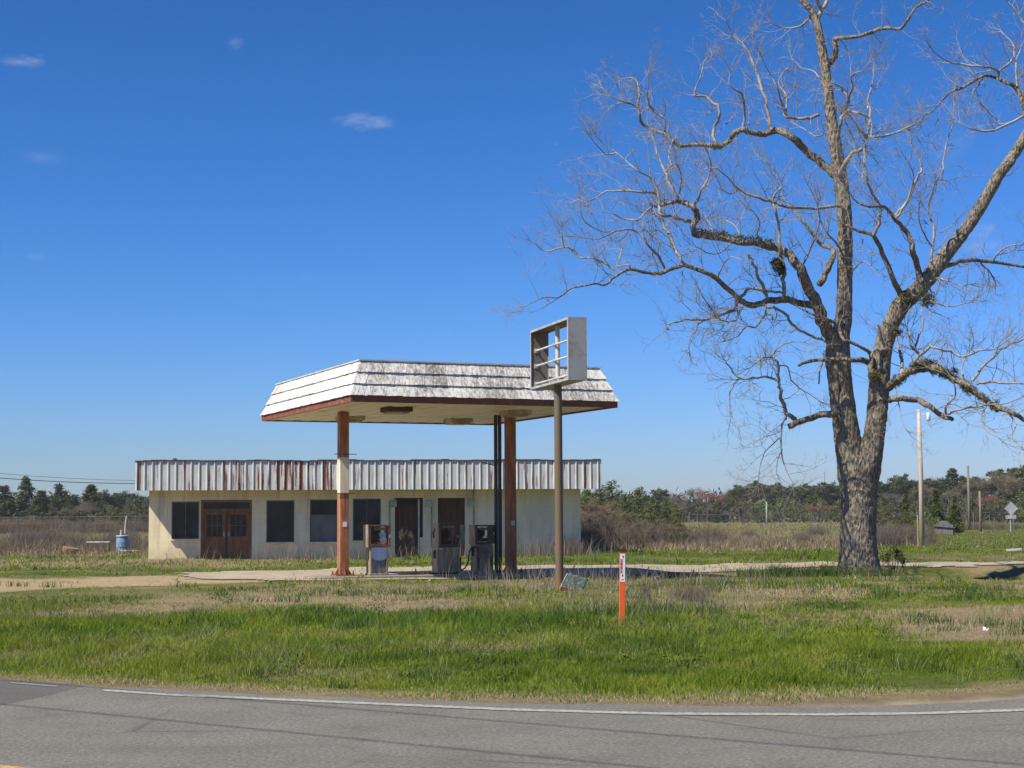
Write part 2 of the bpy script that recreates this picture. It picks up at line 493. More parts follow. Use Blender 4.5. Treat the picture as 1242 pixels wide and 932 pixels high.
# ------------------------------------------------------------------ road
def mk_asphalt():
    m, nt, b = newmat('worn_asphalt')
    f = noise(nt, .9, 6, .65); g = noise(nt, 34, 5, .85); s = noise(nt, 60, 3, .8)
    c = ramp(nt, f, [(.3, (.168, .159, .140)), (.7, (.220, .208, .184))])
    c = mix(nt, .75, c, ramp(nt, g, [(.36, .35), (.5, .95), (.64, 1.7)]), 'MULTIPLY')
    c = mix(nt, ramp(nt, s, [(.62, 0), (.70, .6)]), c, (.27, .265, .25))
    vo = N(nt, 'ShaderNodeTexVoronoi', feature='DISTANCE_TO_EDGE'); vo.inputs['Scale'].default_value = .55
    wv = mix(nt, .25, coords(nt), N(nt, 'ShaderNodeTexNoise').outputs['Color']); L(nt, wv, vo.inputs['Vector'])
    ck = ramp(nt, vo.outputs['Distance'], [(.0, .55), (.012, 0)])
    c = mix(nt, math_(nt, 'MULTIPLY', ck, ramp(nt, noise(nt, .5, 3, .6), [(.45, 0), (.6, 1)])), c, (.06, .058, .054))
    st = noise(nt, 2.2, 5, .7)
    c = mix(nt, ramp(nt, st, [(.5, 0), (.75, .5)]), c, (.10, .095, .085))
    # older darker repair at the left
    tc = N(nt, 'ShaderNodeTexCoord'); sx = N(nt, 'ShaderNodeSeparateXYZ'); L(nt, tc.outputs['Object'], sx.inputs[0])
    w = math_(nt, 'ADD', sx.outputs['X'], math_(nt, 'MULTIPLY', f, .15))
    w = math_(nt, 'ADD', w, math_(nt, 'MULTIPLY', math_(nt, 'SUBTRACT', 13.9, sx.outputs['Y']), .185))
    k = math_(nt, 'LESS_THAN', w, -3.58)
    k2 = math_(nt, 'GREATER_THAN', sx.outputs['Y'], math_(nt, 'ADD', 12.35, math_(nt, 'MULTIPLY', f, .4)))
    c = mix(nt, math_(nt, 'MULTIPLY', math_(nt, 'MULTIPLY', k, k2), .6), c, (.085, .085, .086))
    L(nt, c, b.inputs['Base Color']); b.inputs['Roughness'].default_value = .9; b.inputs['Specular IOR Level'].default_value = .2
    bump(nt, b, g, .9, .02)
    return m
def strip_mesh(name, x0, x1, ya, yb, z, mat, step=.25, ny=6):
    xs_ = np.arange(x0, x1+step, step); t = np.linspace(0, 1, ny)
    X = np.repeat(xs_[None, :], ny, 0); Y = ya(xs_)[None, :]*(1-t[:, None])+yb(xs_)[None, :]*t[:, None]
    co = np.stack([X, Y, np.full_like(X, z)], -1).reshape(-1, 3)
    nx = len(xs_); i = np.arange(nx*ny).reshape(ny, nx)
    q = np.stack([i[:-1, :-1], i[:-1, 1:], i[1:, 1:], i[1:, :-1]], -1).reshape(-1, 4)
    return np_mesh(name, co, q, mat)
rough_edge = lambda x: yedge(x)+(fbm(x*1.7, x*0+3, 4)-.5)*.26-.38*sm(1.0, 3.5, x)
road = strip_mesh('road', -85, 85, lambda x: yline(x)-8.4, rough_edge, .0, mk_asphalt(), .12)
tag(road, kind='structure')
def mk_line(name, c):
    m, nt, b = newmat(name)
    f = noise(nt, 22, 5, .75)
    cc = mix(nt, ramp(nt, f, [(.44, 0), (.60, .95)]), c, (.15, .148, .14))
    L(nt, cc, b.inputs['Base Color']); b.inputs['Roughness'].default_value = .8
    return m
M_line = mk_line('worn_white_line', (.36, .35, .31)); M_yline = mk_line('worn_yellow_line', (.50, .29, .05))
tag(strip_mesh('road_edge_line', -3.38, 85, lambda x: yline(x)-.07, lambda x: yline(x)+.07, .005, M_line, .1, 2), kind='structure')
tag(strip_mesh('road_edge_line', -4.35, -3.85, lambda x: yline(x)-.03, lambda x: yline(x)+.05, .005, mk_line('very_worn_white_line', (.22, .215, .20)), .1, 2), kind='structure')
for k in (-4.18, -3.93):
    tag(strip_mesh('road_centre_line', -85, 85, lambda x: yline(x)+k-.06, lambda x: yline(x)+k+.06, .005, M_yline, .2, 2), kind='structure')

# apron of old concrete behind the island
ax = np.arange(-15, 22.2, .2); ay = np.arange(38.6, 51.2, .2)
XX, YY = np.meshgrid(ax, ay)
CXm = (XX[:-1, :-1]+XX[1:, 1:])/2; CYm = (YY[:-1, :-1]+YY[1:, 1:])/2
wob = (fbm(CXm*1.1, CYm*1.1)-.5)
keep = in_poly(CXm+wob*1.2, CYm+wob*1.2, APRON)
idx = np.arange(XX.size).reshape(XX.shape)
q = np.stack([idx[:-1, :-1], idx[:-1, 1:], idx[1:, 1:], idx[1:, :-1]], -1)[keep]
co = np.stack([XX, YY, gz(XX, YY)+.025], -1).reshape(-1, 3)
used = np.unique(q); remap = -np.ones(len(co), int); remap[used] = np.arange(len(used))
M_apron = weathered('bleached_concrete', (.38, .325, .24), (.27, .23, .165), .95, .9, (1, 1, 1), .38, .68, bmp=.4, fine=9, bd=.03)
tag(np_mesh('concrete_apron', co[used], remap[q], M_apron), kind='structure')

# ------------------------------------------------------------------ building
BYAW = math.atan2(2.0, 15.09)
BO = Vector((-12.65, 57.5, 0))
BM = frame(BO, BYAW); BLEN = 15.22; BDEP = 8.0
BI = BM.inverted()
def wall_at(px, py, off=0.0):          # along-wall and height of a point seen on the front wall
    o = BI @ Vector((0, 0, EYE)); d = BI.to_3x3() @ ray(px, py)
    t = (off-o.y)/d.y; p = o+d*t
    return p.x, p.z
def wx(px): return wall_at(px, 640)[0]
def wz(px, py): return wall_at(px, py)[1]
M_block = mk_block(); M_fascia = mk_fascia()
store = thing('store_building', BO, 'long low white block store with dark windows and rust streaked ribbed metal fascia', 'building')
ZT = 2.95
ops = {}   # openings: x0,x1,z0,z1
def op(name, xa, xb, ya, yb, floor=False):
    xm = (xa+xb)/2
    ops[name] = (wx(xa), wx(xb), 0.02 if floor else wz(xm, yb), wz(xm, ya))
op('w1', 208, 241.5, 608.5, 654); op('dd', 243.5, 305.5, 606.5, 678, True)
op('w2', 323, 357, 607, 658); op('w3', 376, 409.5, 606, 657.5); op('w4', 428, 462, 605, 656)
op('d2', 479, 513, 604, 672, True); op('d3', 531, 564, 604, 672, True)
def wall_with_openings(mb, x0, x1, z0, z1, th, rects):
    xc = sorted(set([x0, x1]+[r[0] for r in rects]+[r[1] for r in rects]))
    zc = sorted(set([z0, z1]+[r[2] for r in rects]+[r[3] for r in rects]))
    hole = lambda xm, zm: any(r[0] < xm < r[1] and r[2] < zm < r[3] for r in rects)
    for i in range(len(xc)-1):
        for j in range(len(zc)-1):
            a, b, c, d = xc[i], xc[i+1], zc[j], zc[j+1]
            if hole((a+b)/2, (c+d)/2): continue
            mb.quad((a, 0, c), (b, 0, c), (b, 0, d), (a, 0, d))
            mb.quad((b, th, c), (a, th, c), (a, th, d), (b, th, d))
    for (a, b, c, d) in rects:
        mb.quad((a, 0, c), (a, 0, d), (a, th, d), (a, th, c)); mb.quad((b, 0, d), (b, 0, c), (b, th, c), (b, th, d))
        mb.quad((a, 0, d), (b, 0, d), (b, th, d), (a, th, d)); mb.quad((b, 0, c), (a, 0, c), (a, th, c), (b, th, c))
w = MB(BM); wall_with_openings(w, 0, BLEN, -.3, ZT, .2, list(ops.values()))
w.quad((0, .0, -.3), (0, 0, ZT), (0, BDEP, ZT), (0, BDEP, -.3)); w.quad((BLEN, 0, ZT), (BLEN, 0, -.3), (BLEN, BDEP, -.3), (BLEN, BDEP, ZT))
w.quad((BLEN, BDEP, ZT), (BLEN, BDEP, -.3), (0, BDEP, -.3), (0, BDEP, ZT))
w.build('wall', M_block, store)
i_ = MB(BM); i_.quad((.05, .25, .02), (BLEN-.05, .25, .02), (BLEN-.05, BDEP-.05, .02), (.05, BDEP-.05, .02)); i_.build('floor', M_concrete, store)
OV, OL, OR_ = .93, .38, .55
ZS, ZF = 2.42, 3.41
rf = MB(BM); rf.span((-OL+.05, -OV+.12, 3.16), (BLEN+OR_-.05, BDEP+.3, 3.30)); rf.build('roof', plain('tar_roof', (.12, .11, .10), .9), store)
sf = MB(BM); sf.span((-OL+.02, -OV+.06, ZS+.01), (BLEN+OR_-.02, -.003, ZS+.06)); sf.build('soffit', weathered('stained_soffit', (.52, .47, .34), (.36, .31, .2), .8, 2), store)
# ribbed fascia
fa = MB(BM); fa.col = (0, 0, 0); pitch = .263; prof = []
x = -OL
while x < BLEN+OR_-.05:
    prof += [(x, 0), (x+.022, -.034), (x+.05, -.034), (x+.072, 0), (x+.16, random.uniform(-.004, .004))]; x += pitch
prof.append((BLEN+OR_, 0))
for i in range(len(prof)-1):
    (xa, ya), (xb, yb) = prof[i], prof[i+1]
    ta = ZF+.012*math.sin(xa*2.1)+.008*math.sin(xa*5.7); tb = ZF+.012*math.sin(xb*2.1)+.008*math.sin(xb*5.7)
    if i % 5 == 0: rust_k = random.random()**2.2*(1.15 if 2.6 < xa < 6.2 else (.7 if xa < 7 else .28))
    k_ = rust_k if i % 5 in (2, 3) else 0
    fa.col = (k_*(1.0 if i % 5 == 2 else .45),)*3
    fa.quad((xa, -OV+ya, ZS-.02), (xb, -OV+yb, ZS-.02), (xb, -OV+yb, tb), (xa, -OV+ya, ta))
    fa.quad((xb, -OV+yb+.012, ZS-.02), (xa, -OV+ya+.012, ZS-.02), (xa, -OV+ya+.012, ta), (xb, -OV+yb+.012, tb))
for (xa, s_) in ((-OL, 1), (BLEN+OR_, -1)):
    fa.box((xa, -OV+.5, (ZS+ZF)/2), (.02, 1.0, ZF-ZS+.02))
fa.build('fascia', M_fascia, store)
cp = MB(BM)
for i in range(60):
    xa = -OL-.03+i*(BLEN+OL+OR_+.06)/60; xb = xa+(BLEN+OL+OR_+.06)/60
    zz = ZF+.012*math.sin(xa*2.1)+.008*math.sin(xa*5.7)
    cp.span((xa, -OV-.05, zz-.006), (xb-.004, -OV+.10, zz+.028+random.uniform(-.005, .012)))
cp.build('cap_flashing', M_dark, store)
vt = MB(BM); vx = wx(208)
vt.cyl((vx, 1.2, 3.30), (vx, 1.2, 3.50), .05); vt.cyl((vx, 1.2, 3.50), (vx, 1.2, 3.58), .10, 12, .06); vt.build('roof_vent', M_dark, store)
# windows
M_frame = weathered('window_frame_paint', (.20, .18, .15), (.11, .095, .08), .6, 6)
for k in ('w1', 'w2', 'w3', 'w4'):
    a, b, c, d = ops[k]
    f = MB(BM); t = .04
    for (p, q_) in (((a, .06, c), (a+t, .12, d)), ((b-t, .06, c), (b, .12, d)), ((a+t, .06, c), (b-t, .12, c+t)), ((a+t, .06, d-t), (b-t, .12, d))): f.span(p, q_)
    if k in ('w1', 'w4'): f.span(((a+b)/2-.012, .07, c+t), ((a+b)/2+.012, .11, d-t))
    fo = f.build('window', M_frame, store)
    if k == 'w3':
        zz = c+(d-c)*.64
        g1 = MB(BM); g1.span((a+t, .085, zz), (b-t, .095, d-t)); g1.build('pane', M_glass, fo)
        g2 = MB(BM); g2.span((a+t, .082, c+t), (b-t, .098, zz-.004)); tag(g2.build('pane', M_dustglass, fo), 'grey dusty lower pane')
    else:
        g1 = MB(BM); g1.span((a+t, .085, c+t), (b-t, .095, d-t)); g1.build('pane', M_glass, fo)
    s_ = MB(BM); s_.box(((a+b)/2, -.02, c-.025), (b-a+.08, .16, .05)); s_.build('sill', M_block, fo)
# double door
a, b, c, d = ops['dd']
f = MB(BM); t = .09
f.span((a, .02, c), (a+t, .16, d)); f.span((b-t, .02, c), (b, .16, d)); f.span((a+t, .02, d-t), (b-t, .16, d)); f.span((a+t, .03, d-.38), (b-t, .15, d-.31))
df = f.build('door_frame', M_brownboard, store)
g1 = MB(BM); g1.span((a+t, .085, d-.31), (b-t, .095, d-t)); g1.build('transom_pane', M_glass, df)
wd = (b-a-2*t-.06)/2
for k, x0 in enumerate((a+t, a+t+wd+.06)):
    y0 = .06 if k == 0 else .10
    H = d-.385-c
    q0 = MB(BM); st = .11
    q0.span((x0, y0, c), (x0+st, y0+.05, c+H)); q0.span((x0+wd-st, y0, c), (x0+wd, y0+.05, c+H))
    q0.span((x0+st, y0, c+H-.13), (x0+wd-st, y0+.05, c+H)); q0.span((x0+st, y0, c), (x0+wd-st, y0+.05, c+H*.47))
    q0.box((x0+wd/2, y0-.006, c+H*.25), (wd-2*st-.02, .012, H*.30))
    gx0, gx1, gz0, gz1_ = x0+st, x0+wd-st, c+H*.47, c+H-.13
    for j in (1, 2): q0.span((gx0+(gx1-gx0)*j/3-.012, y0+.01, gz0), (gx0+(gx1-gx0)*j/3+.012, y0+.045, gz1_))
    q0.span((gx0, y0+.008, (gz0+gz1_)/2-.012), (gx1, y0+.047, (gz0+gz1_)/2+.012))
    dr = q0.build('door', M_brownboard, store); dr['label'] = 'brown half glazed door leaf, %s of the pair' % ('left' if k == 0 else 'right')
    g1 = MB(BM); g1.span((gx0, y0+.025, gz0), (gx1, y0+.03, gz1_)); g1.build('pane', M_glass, dr)
    hx = x0+wd-.05 if k == 0 else x0+.05
    hd = MB(BM); hd.lathe((0, 0, 0), [(.001, 0), (.03, .01), (.035, .03), (.02, .045), (.001, .05)], 10)
    hd.v = []; hd.f = []
    hd.box((hx, y0-.012, c+H*.52), (.05, .02, .16)); hd.cyl((hx, y0-.02, c+H*.5), (hx, y0-.07, c+H*.5), .028, 10); hd.build('door_knob', M_galv, dr)
mu = MB(BM); mu.span((a+t+wd+.002, .07, c), (a+t+wd+.058, .16, d-.385)); mu.build('door_gap_post', M_doorbrown, df)
# open doorway with sidelight
a, b, c, d = ops['d2']
mx_ = wx(508)
f = MB(BM); f.span((a, .03, c), (a+.05, .15, d)); f.span((a+.05, .03, d-.05), (b, .15, d)); fo = f.build('door_frame', M_doorbrown, store)
f = MB(BM); f.span((mx_-.03, .0, c), (mx_+.03, .14, d-.055)); f.build('mullion', M_white, fo)
f = MB(BM); f.span((mx_+.03, .02, c), (b, .17, wz(510, 652))); tag(f.build('sidelight_apron', M_block, fo))
g1 = MB(BM); g1.span((mx_+.03, .085, wz(510, 652)), (b, .095, d-.055)); g1.build('sidelight_pane', M_glass, fo)
q0 = MB(BM); q0.span((a+.05, .11, c), (mx_-.03, .15, d-.22)); q0.span((a+.08, .10, c+.15), (mx_-.06, .11, c+.9)); q0.span((a+.08, .10, c+1.0), (mx_-.06, .11, d-.3))
tag(q0.build('door', M_doorbrown, store), 'dark brown shut door beside a narrow sidelight')
g1 = MB(BM); g1.span((a+.05, .12, d-.22), (mx_-.03, .13, d-.05)); g1.build('transom_pane', M_glass, fo)
a, b, c, d = ops['d3']
q0 = MB(BM); q0.span((a+.005, .04, c), (b-.005, .09, d-.005))
for j in range(4):
    q0.box((( a+b)/2, .033, c+.2+j*.55), (b-a-.03, .012, .06))
tag(q0.build('door', M_doorbrown, store), 'brown boarded up doorway of plain planks')
# meter boxes + conduits
for (bx_, by_, cx_, y0_, y1_) in ((477, 611, 472.5, 608, 642), (520, 611, 523.5, 608, 664), (571, 610, 574.5, 590, 645)):
    px0 = wx(bx_); pz = wz(bx_, by_)
    q0 = MB(BM); q0.box((px0, -.07, pz), (.23, .14, .24)); q0.box((px0, -.145, pz), (.19, .012, .20))
    bo = q0.build('electric_box', M_galv, store, bevel=.008)
    q0 = MB(BM); q0.cyl((wx(cx_), -.03, wz(cx_, y1_)), (wx(cx_), -.03, wz(cx_, y0_)), .02, 8); q0.build('conduit', M_steel, bo)

# ------------------------------------------------------------------ canopy
CYAW = R_(23.1); CO = Vector((-2.08, 41.6, 0)); CM = frame(CO, CYAW)
BX, BYd = 3.325, 3.93
canopy = thing('fuel_canopy', CO, 'large rust edged canopy with white shake mansard roof on two rusty square posts', 'canopy')
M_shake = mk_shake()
z0, z1 = 4.15, 4.97; inset = .33
ncourse = 3
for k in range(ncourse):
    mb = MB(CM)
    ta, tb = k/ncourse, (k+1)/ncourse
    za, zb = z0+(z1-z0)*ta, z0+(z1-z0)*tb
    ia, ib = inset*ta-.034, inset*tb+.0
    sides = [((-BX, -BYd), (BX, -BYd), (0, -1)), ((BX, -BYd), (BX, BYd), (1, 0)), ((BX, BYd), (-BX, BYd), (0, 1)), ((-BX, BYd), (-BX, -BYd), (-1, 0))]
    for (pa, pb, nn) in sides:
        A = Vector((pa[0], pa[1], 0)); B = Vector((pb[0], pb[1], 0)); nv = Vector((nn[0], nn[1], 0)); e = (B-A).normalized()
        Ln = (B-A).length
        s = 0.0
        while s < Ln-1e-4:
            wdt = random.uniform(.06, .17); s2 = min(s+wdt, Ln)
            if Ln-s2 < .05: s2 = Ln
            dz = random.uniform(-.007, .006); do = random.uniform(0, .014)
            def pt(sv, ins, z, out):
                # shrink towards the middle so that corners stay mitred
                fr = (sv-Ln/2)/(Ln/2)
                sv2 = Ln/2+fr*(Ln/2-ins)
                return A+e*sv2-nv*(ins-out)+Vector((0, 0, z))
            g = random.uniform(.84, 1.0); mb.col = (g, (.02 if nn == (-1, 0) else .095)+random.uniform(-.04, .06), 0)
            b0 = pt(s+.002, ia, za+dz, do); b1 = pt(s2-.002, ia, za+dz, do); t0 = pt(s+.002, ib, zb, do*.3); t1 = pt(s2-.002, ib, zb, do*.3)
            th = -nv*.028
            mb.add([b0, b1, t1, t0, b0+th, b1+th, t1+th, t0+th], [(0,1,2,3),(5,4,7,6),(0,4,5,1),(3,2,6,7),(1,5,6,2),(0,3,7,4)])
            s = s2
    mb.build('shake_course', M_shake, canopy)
# mansard core, top flashing
mb = MB(CM)
ci = [(-BX+.10, -BYd+.10, z0), (BX-.10, -BYd+.10, z0), (BX-.10, BYd-.10, z0), (-BX+.10, BYd-.10, z0)]
i2 = inset+.06
ct = [(-BX+i2, -BYd+i2, z1-.01), (BX-i2, -BYd+i2, z1-.01), (BX-i2, BYd-i2, z1-.01), (-BX+i2, BYd-i2, z1-.01)]
mb.add(ci+ct, [(3,2,1,0),(4,5,6,7),(0,1,5,4),(1,2,6,5),(2,3,7,6),(3,0,4,7)])
mb.build('roof_deck', M_dark, canopy)
mb = MB(CM); o_ = inset-.04
mb.span((-BX+o_, -BYd+o_, z1-.012), (BX-o_, -BYd+o_+.12, z1+.018)); mb.span((-BX+o_, BYd-o_-.12, z1-.012), (BX-o_, BYd-o_, z1+.018))
mb.span((-BX+o_, -BYd+o_+.122, z1-.012), (-BX+o_+.12, BYd-o_-.122, z1+.018)); mb.span((BX-o_-.12, -BYd+o_+.122, z1-.012), (BX-o_, BYd-o_-.122, z1+.018))
mb.build('top_flashing', M_white, canopy)
M_trim = weathered('rusty_trim', (.20, .065, .04), (.34, .14, .08), .8, 4, (1, 1, 1), .5, .75, bmp=.4)
mb = MB(CM); T = .06
mb.span((-BX, -BYd, 4.0), (BX, -BYd+T, 4.148)); mb.span((-BX, BYd-T, 4.0), (BX, BYd, 4.148))
mb.span((-BX, -BYd+T+.001, 4.0), (-BX+T, BYd-T-.001, 4.148)); mb.span((BX-T, -BYd+T+.001, 4.0), (BX, BYd-T-.001, 4.148))
mb.build('edge_trim', M_trim, canopy)
M_soff = weathered('stained_cream_soffit', (.82, .77, .63), (.55, .46, .31), .5, 1.1, (1, 1, 1), .5, .72, bmp=.1, fine=8)
mb = MB(CM)
nst = 26; wst = (2*BX-2*T-.004)/nst
for k in range(nst):
    xa = -BX+T+.002+k*wst
    mb.span((xa, -BYd+T+.003, 4.028+.012*(k % 2)), (xa+wst-.003, BYd-T-.003, 4.07))
mb.build('soffit', M_soff, canopy)
M_lens = weathered('yellowed_lens', (.50, .46, .34), (.25, .21, .14), .5, 3)
for (lx, ly) in ((-1.55, -1.9), (-1.55, 1.75), (1.5, 1.9), (1.6, -1.75)):
    mb = MB(CM); mb.box((lx, ly, 3.98), (.62, .62, .11)); lo = mb.build('canopy_light', M_dark if lx*ly > 0 and lx < 0 else M_lens, canopy, bevel=.01)
    mb = MB(CM); mb.box((lx, ly, 3.905), (.50, .50, .05)); mb.build('light_lens', M_lens, lo, bevel=.01)

def mk_post():
    m, nt, b = newmat('rust_bleeding_post_paint')
    tc = N(nt, 'ShaderNodeTexCoord'); sx = N(nt, 'ShaderNodeSeparateXYZ'); L(nt, tc.outputs['Object'], sx.inputs[0])
    f = noise(nt, 5, 6, .65, sc=(2, 2, .25)); g = noise(nt, 30, 4, .7)
    rust = ramp(nt, f, [(.34, (.52, .24, .115)), (.47, (.38, .15, .062)), (.58, (.27, .10, .042)), (.72, (.15, .058, .03))])
    rust = mix(nt, .4, rust, ramp(nt, g, [(.3, .5), (.7, 1.1)]), 'MULTIPLY')
    # a band where the cream paint still holds
    za = math_(nt, 'GREATER_THAN', math_(nt, 'ADD', sx.outputs['Z'], math_(nt, 'MULTIPLY', math_(nt, 'SUBTRACT', g, .5), .06)), 2.03)
    zb = math_(nt, 'LESS_THAN', sx.outputs['Z'], 2.90)
    xl = math_(nt, 'LESS_THAN', sx.outputs['X'], -.5)
    k = math_(nt, 'MULTIPLY', math_(nt, 'MULTIPLY', za, zb), xl)
    c = mix(nt, k, rust, mix(nt, ramp(nt, f, [(.45, 0), (.7, .6)]), (.64, .57, .43), (.50, .38, .24)))
    L(nt, c, b.inputs['Base Color']); b.inputs['Roughness'].default_value = .75; bump(nt, b, g, .3, .01)
    return m
M_post = mk_post()
for k, t in enumerate((-2.28, 2.2)):
    mb = MB(CM); mb.span((t-.118, -.118, .03), (t+.118, .118, 4.03)); po = mb.build('post', M_post, canopy, bevel=.012)
    po['label'] = 'rusty square post with a cream painted band' if k == 0 else 'dark rusty square post beside twin black pipes'
    mb = MB(CM); mb.span((t-.25, -.25, .0), (t+.25, .25, .028))
    mb.build('base_plate', M_rustpost, po, bevel=.005)
    for (gx, gy) in ((1, 0), (-1, 0), (0, 1), (0, -1)):
        mb = MB(CM); a0 = Vector((t+gx*.118, gy*.118, .03)); o1 = Vector((gx*.11, gy*.11, 0)); pr = Vector((-gy*.007, gx*.007, 0))
        mb.add([a0-pr, a0+o1-pr, a0+Vector((0, 0, .17))-pr, a0+pr, a0+o1+pr, a0+Vector((0, 0, .17))+pr], [(0,1,2),(5,4,3),(0,3,4,1),(1,4,5,2),(2,5,3,0)])
        mb.build('gusset', M_rustpost, po)
    for sx_ in (-1, 1):
        for sy_ in (-1, 1):
            mb = MB(CM); mb.cyl((t+sx_*.2, sy_*.2, .028), (t+sx_*.2, sy_*.2, .12), .018, 8); mb.cyl((t+sx_*.2, sy_*.2, .03), (t+sx_*.2, sy_*.2, .055), .034, 6); mb.build('bolt', M_rust, po)
    mb = MB(CM); mb.box((t+.01, -.1225, 1.26), (.105, .006, .125)); mb.build('placard', M_decal if k == 0 else M_galv, po)
    if k == 0:
        for (zz, ln) in ((2.98, .5), (2.02, .42)):
            mb = MB(CM); mb.cyl((t-ln/2-.02, -.13, zz), (t+ln/2+.06, -.13, zz), .010, 6); mb.build('strap_rod', M_dark, po)
for dx_ in (-.055, .055):
    mb = MB(CM); mb.cyl((1.86+dx_, .02, .0), (1.86+dx_, .02, 4.03), .048, 12); mb.build('pipe', plain('black_pipe', (.035, .036, .040), .45), canopy, smooth=False)
mb = MB(CM); mb.tube([(1.80, -.03, 2.72), (1.60, -.08, 2.76), (1.42, -.1, 2.80)], .012, 6); mb.build('cable_stub', M_dark, canopy)

# pump island slab with rounded ends
isl = MB(CM); pts2 = []
for k in range(13):
    a = -math.pi/2+math.pi*k/12; pts2.append((2.75+.48*math.cos(a), .48*math.sin(a)))
for k in range(13):
    a = math.pi/2+math.pi*k/12; pts2.append((-2.75+.48*math.cos(a), .48*math.sin(a)))
n = len(pts2)
isl.add([(x, y, -.35) for x, y in pts2]+[(x, y, -.02) for x, y in pts2]+[(x*.993, y*.96, .0) for x, y in pts2],
        [tuple(reversed(range(n)))]+[(k, (k+1) % n, n+(k+1) % n, n+k) for k in range(n)]+[(n+k, n+(k+1) % n, 2*n+(k+1) % n, 2*n+k) for k in range(n)]+[tuple(2*n+k for k in range(n))])
io = isl.build('pump_island', M_concrete); tag(io, 'low concrete pump island slab with rounded ends under the canopy', 'pump island')

# ------------------------------------------------------------------ gas pumps
M_pumpgrey = weathered('grey_pump_steel', (.46, .36, .225), (.22, .15, .085), .55, 3.5, (3, 3, .5), metal=.25, bmp=.15)
M_pumpdark = weathered('dark_pump_panel', (.24, .185, .12), (.12, .09, .06), .5, 6, metal=.1)
M_pumprust = weathered('rust_brown_sheet', (.15, .085, .055), (.085, .045, .032), .7, 6)
M_glassdial = plain('pale_dial_plate', (.50, .55, .60), .4)
def gas_pump(t, label, front_mat, top_front, base_split, meter, hole, hw=.60, hd=.36, H=1.24, hb=.70, bw=.46, bd=.33, skew=0.0):
    M = CM @ Matrix.Translation((t, 0, 0)) @ Matrix.Rotation(skew, 4, 'Z')
    loc = M @ Vector((0, 0, 0))
    th = thing('fuel_pump', loc, label, 'fuel pump')
    # cabinet shell: sides and back, front panel let in
    mb = MB(M); mb.span((-bw/2, -bd/2, .0), (-bw/2+.05, bd/2, hb-.005)); mb.span((bw/2-.05, -bd/2, .0), (bw/2, bd/2, hb-.005))
    mb.span((-bw/2+.05, bd/2-.03, 0), (bw/2-.05, bd/2, hb-.005)); mb.span((-bw/2-.02, -bd/2-.02, .0), (bw/2+.02, bd/2+.02, .05))
    mb.build('cabinet', M_pumpgrey, th, bevel=.008)
    sp = hb*base_split
    mb = MB(M); mb.span((-bw/2+.052, -bd/2+.018, .05), (bw/2-.052, -bd/2+.045, sp-.006)); mb.build('lower_panel', front_mat, th)
    if top_front is not None:
        mb = MB(M); w2 = bw/2-.04
        pts3 = [(-w2, hb-.01), (w2, hb-.01)]+[(w2*math.cos(a), sp-.0+(-.10)*math.sin(a)) for a in [math.pi*j/10 for j in range(11)]]
        pts3 = [(-w2, hb-.01), (w2, hb-.01), (w2, sp+.02)]+[(w2*math.cos(math.pi*j/10), sp+.02-.09*math.sin(math.pi*j/10)) for j in range(1, 10)]+[(-w2, sp+.02)]
        n = len(pts3)
        mb.add([(x, -bd/2-.012, z) for x, z in pts3]+[(x, -bd/2+.012, z) for x, z in pts3], [tuple(reversed(range(n))), tuple(n+k for k in range(n))]+[(k, (k+1) % n, n+(k+1) % n, n+k) for k in range(n)])
        mb.build('upper_panel', top_front, th)
    # open head frame
    mb = MB(M)
    mb.span((-hw/2+.032, -hd/2, hb), (hw/2-.002, hd/2, hb+.05)); mb.span((-hw/2+.032, -hd/2, H-.04), (hw/2-.002, hd/2, H))
    mb.span((hw/2-.05, -hd/2+.003, hb+.051), (hw/2-.004, hd/2-.003, H-.041))
    for yy in (-hd/2, hd/2-.02):
        mb.span((-hw/2+.034, yy+.001, hb+.051), (-hw/2+.09, yy+.019, H-.041))
    if hole: mb.span((hw/2-.20, -hd/2+.004, hb+.051), (hw/2-.051, -hd/2+.016, H-.041))
    mb.build('head_frame', M_pumprust, th, bevel=.004)
    mb = MB(M); mb.span((-hw/2-.002, -hd/2-.004, hb-.01), (-hw/2+.03, hd/2+.004, H+.004)); mb.build('side_panel', M_pumpgrey, th, bevel=.004)
    # inside works
    mb = MB(M); mb.box((-.10, .02, hb+.05+.13), (.20, .18, .24)); mb.box((-.03, -.04, hb+.10), (.30, .10, .08))
    for j in range(5): mb.tube([(-.18+j*.07, -.08, hb+.06), (-.15+j*.08, -.10+.02*(j % 2), hb+.13), (-.10+j*.07, -.05, hb+.20+.03*(j % 3))], .010, 5)
    mb.build('register', M_dark, th)
    if meter:
        mb = MB(M); mb.cyl((.13, .05, hb+.16), (.13, -.11, hb+.16), .09, 14); mb.box((.13, -.02, hb+.28), (.15, .12, .10)); mb.build('meter', M_glassdial, th, bevel=.004)
        mb = MB(M); mb.tube([(-.2, -.12, hb+.07), (-.05, -.13, hb+.10), (.1, -.12, hb+.07), (.22, -.1, hb+.09)], .016, 6); mb.build('drive_rod', weathered('orange_rust', (.42, .17, .04), (.25, .09, .03), .8), th)
    else:
        mb = MB(M); mb.cyl((.04, .10, hb+.1), (.04, .10, H-.06), .03, 8); mb.box((.0, .07, hb+.3), (.18, .1, .2)); mb.build('meter', M_dark, th)
    for sx_ in (-1, 1):
        mb = MB(M); mb.box((sx_*(bw/2-.02), -bd/2-.006, hb*.5), (.03, .012, hb-.08)); mb.build('corner_trim', M_steel, th)
    mb = MB(M); mb.box((-bw/2-.02, -.02, hb*.72), (.035, .10, .20)); mb.build('nozzle_boot', M_dark, th, bevel=.006)
    mb = MB(M); mb.box((.02, -hd/2+.03, H-.10), (.30, .012, .07)); mb.build('price_plate', M_pumpdark, th)
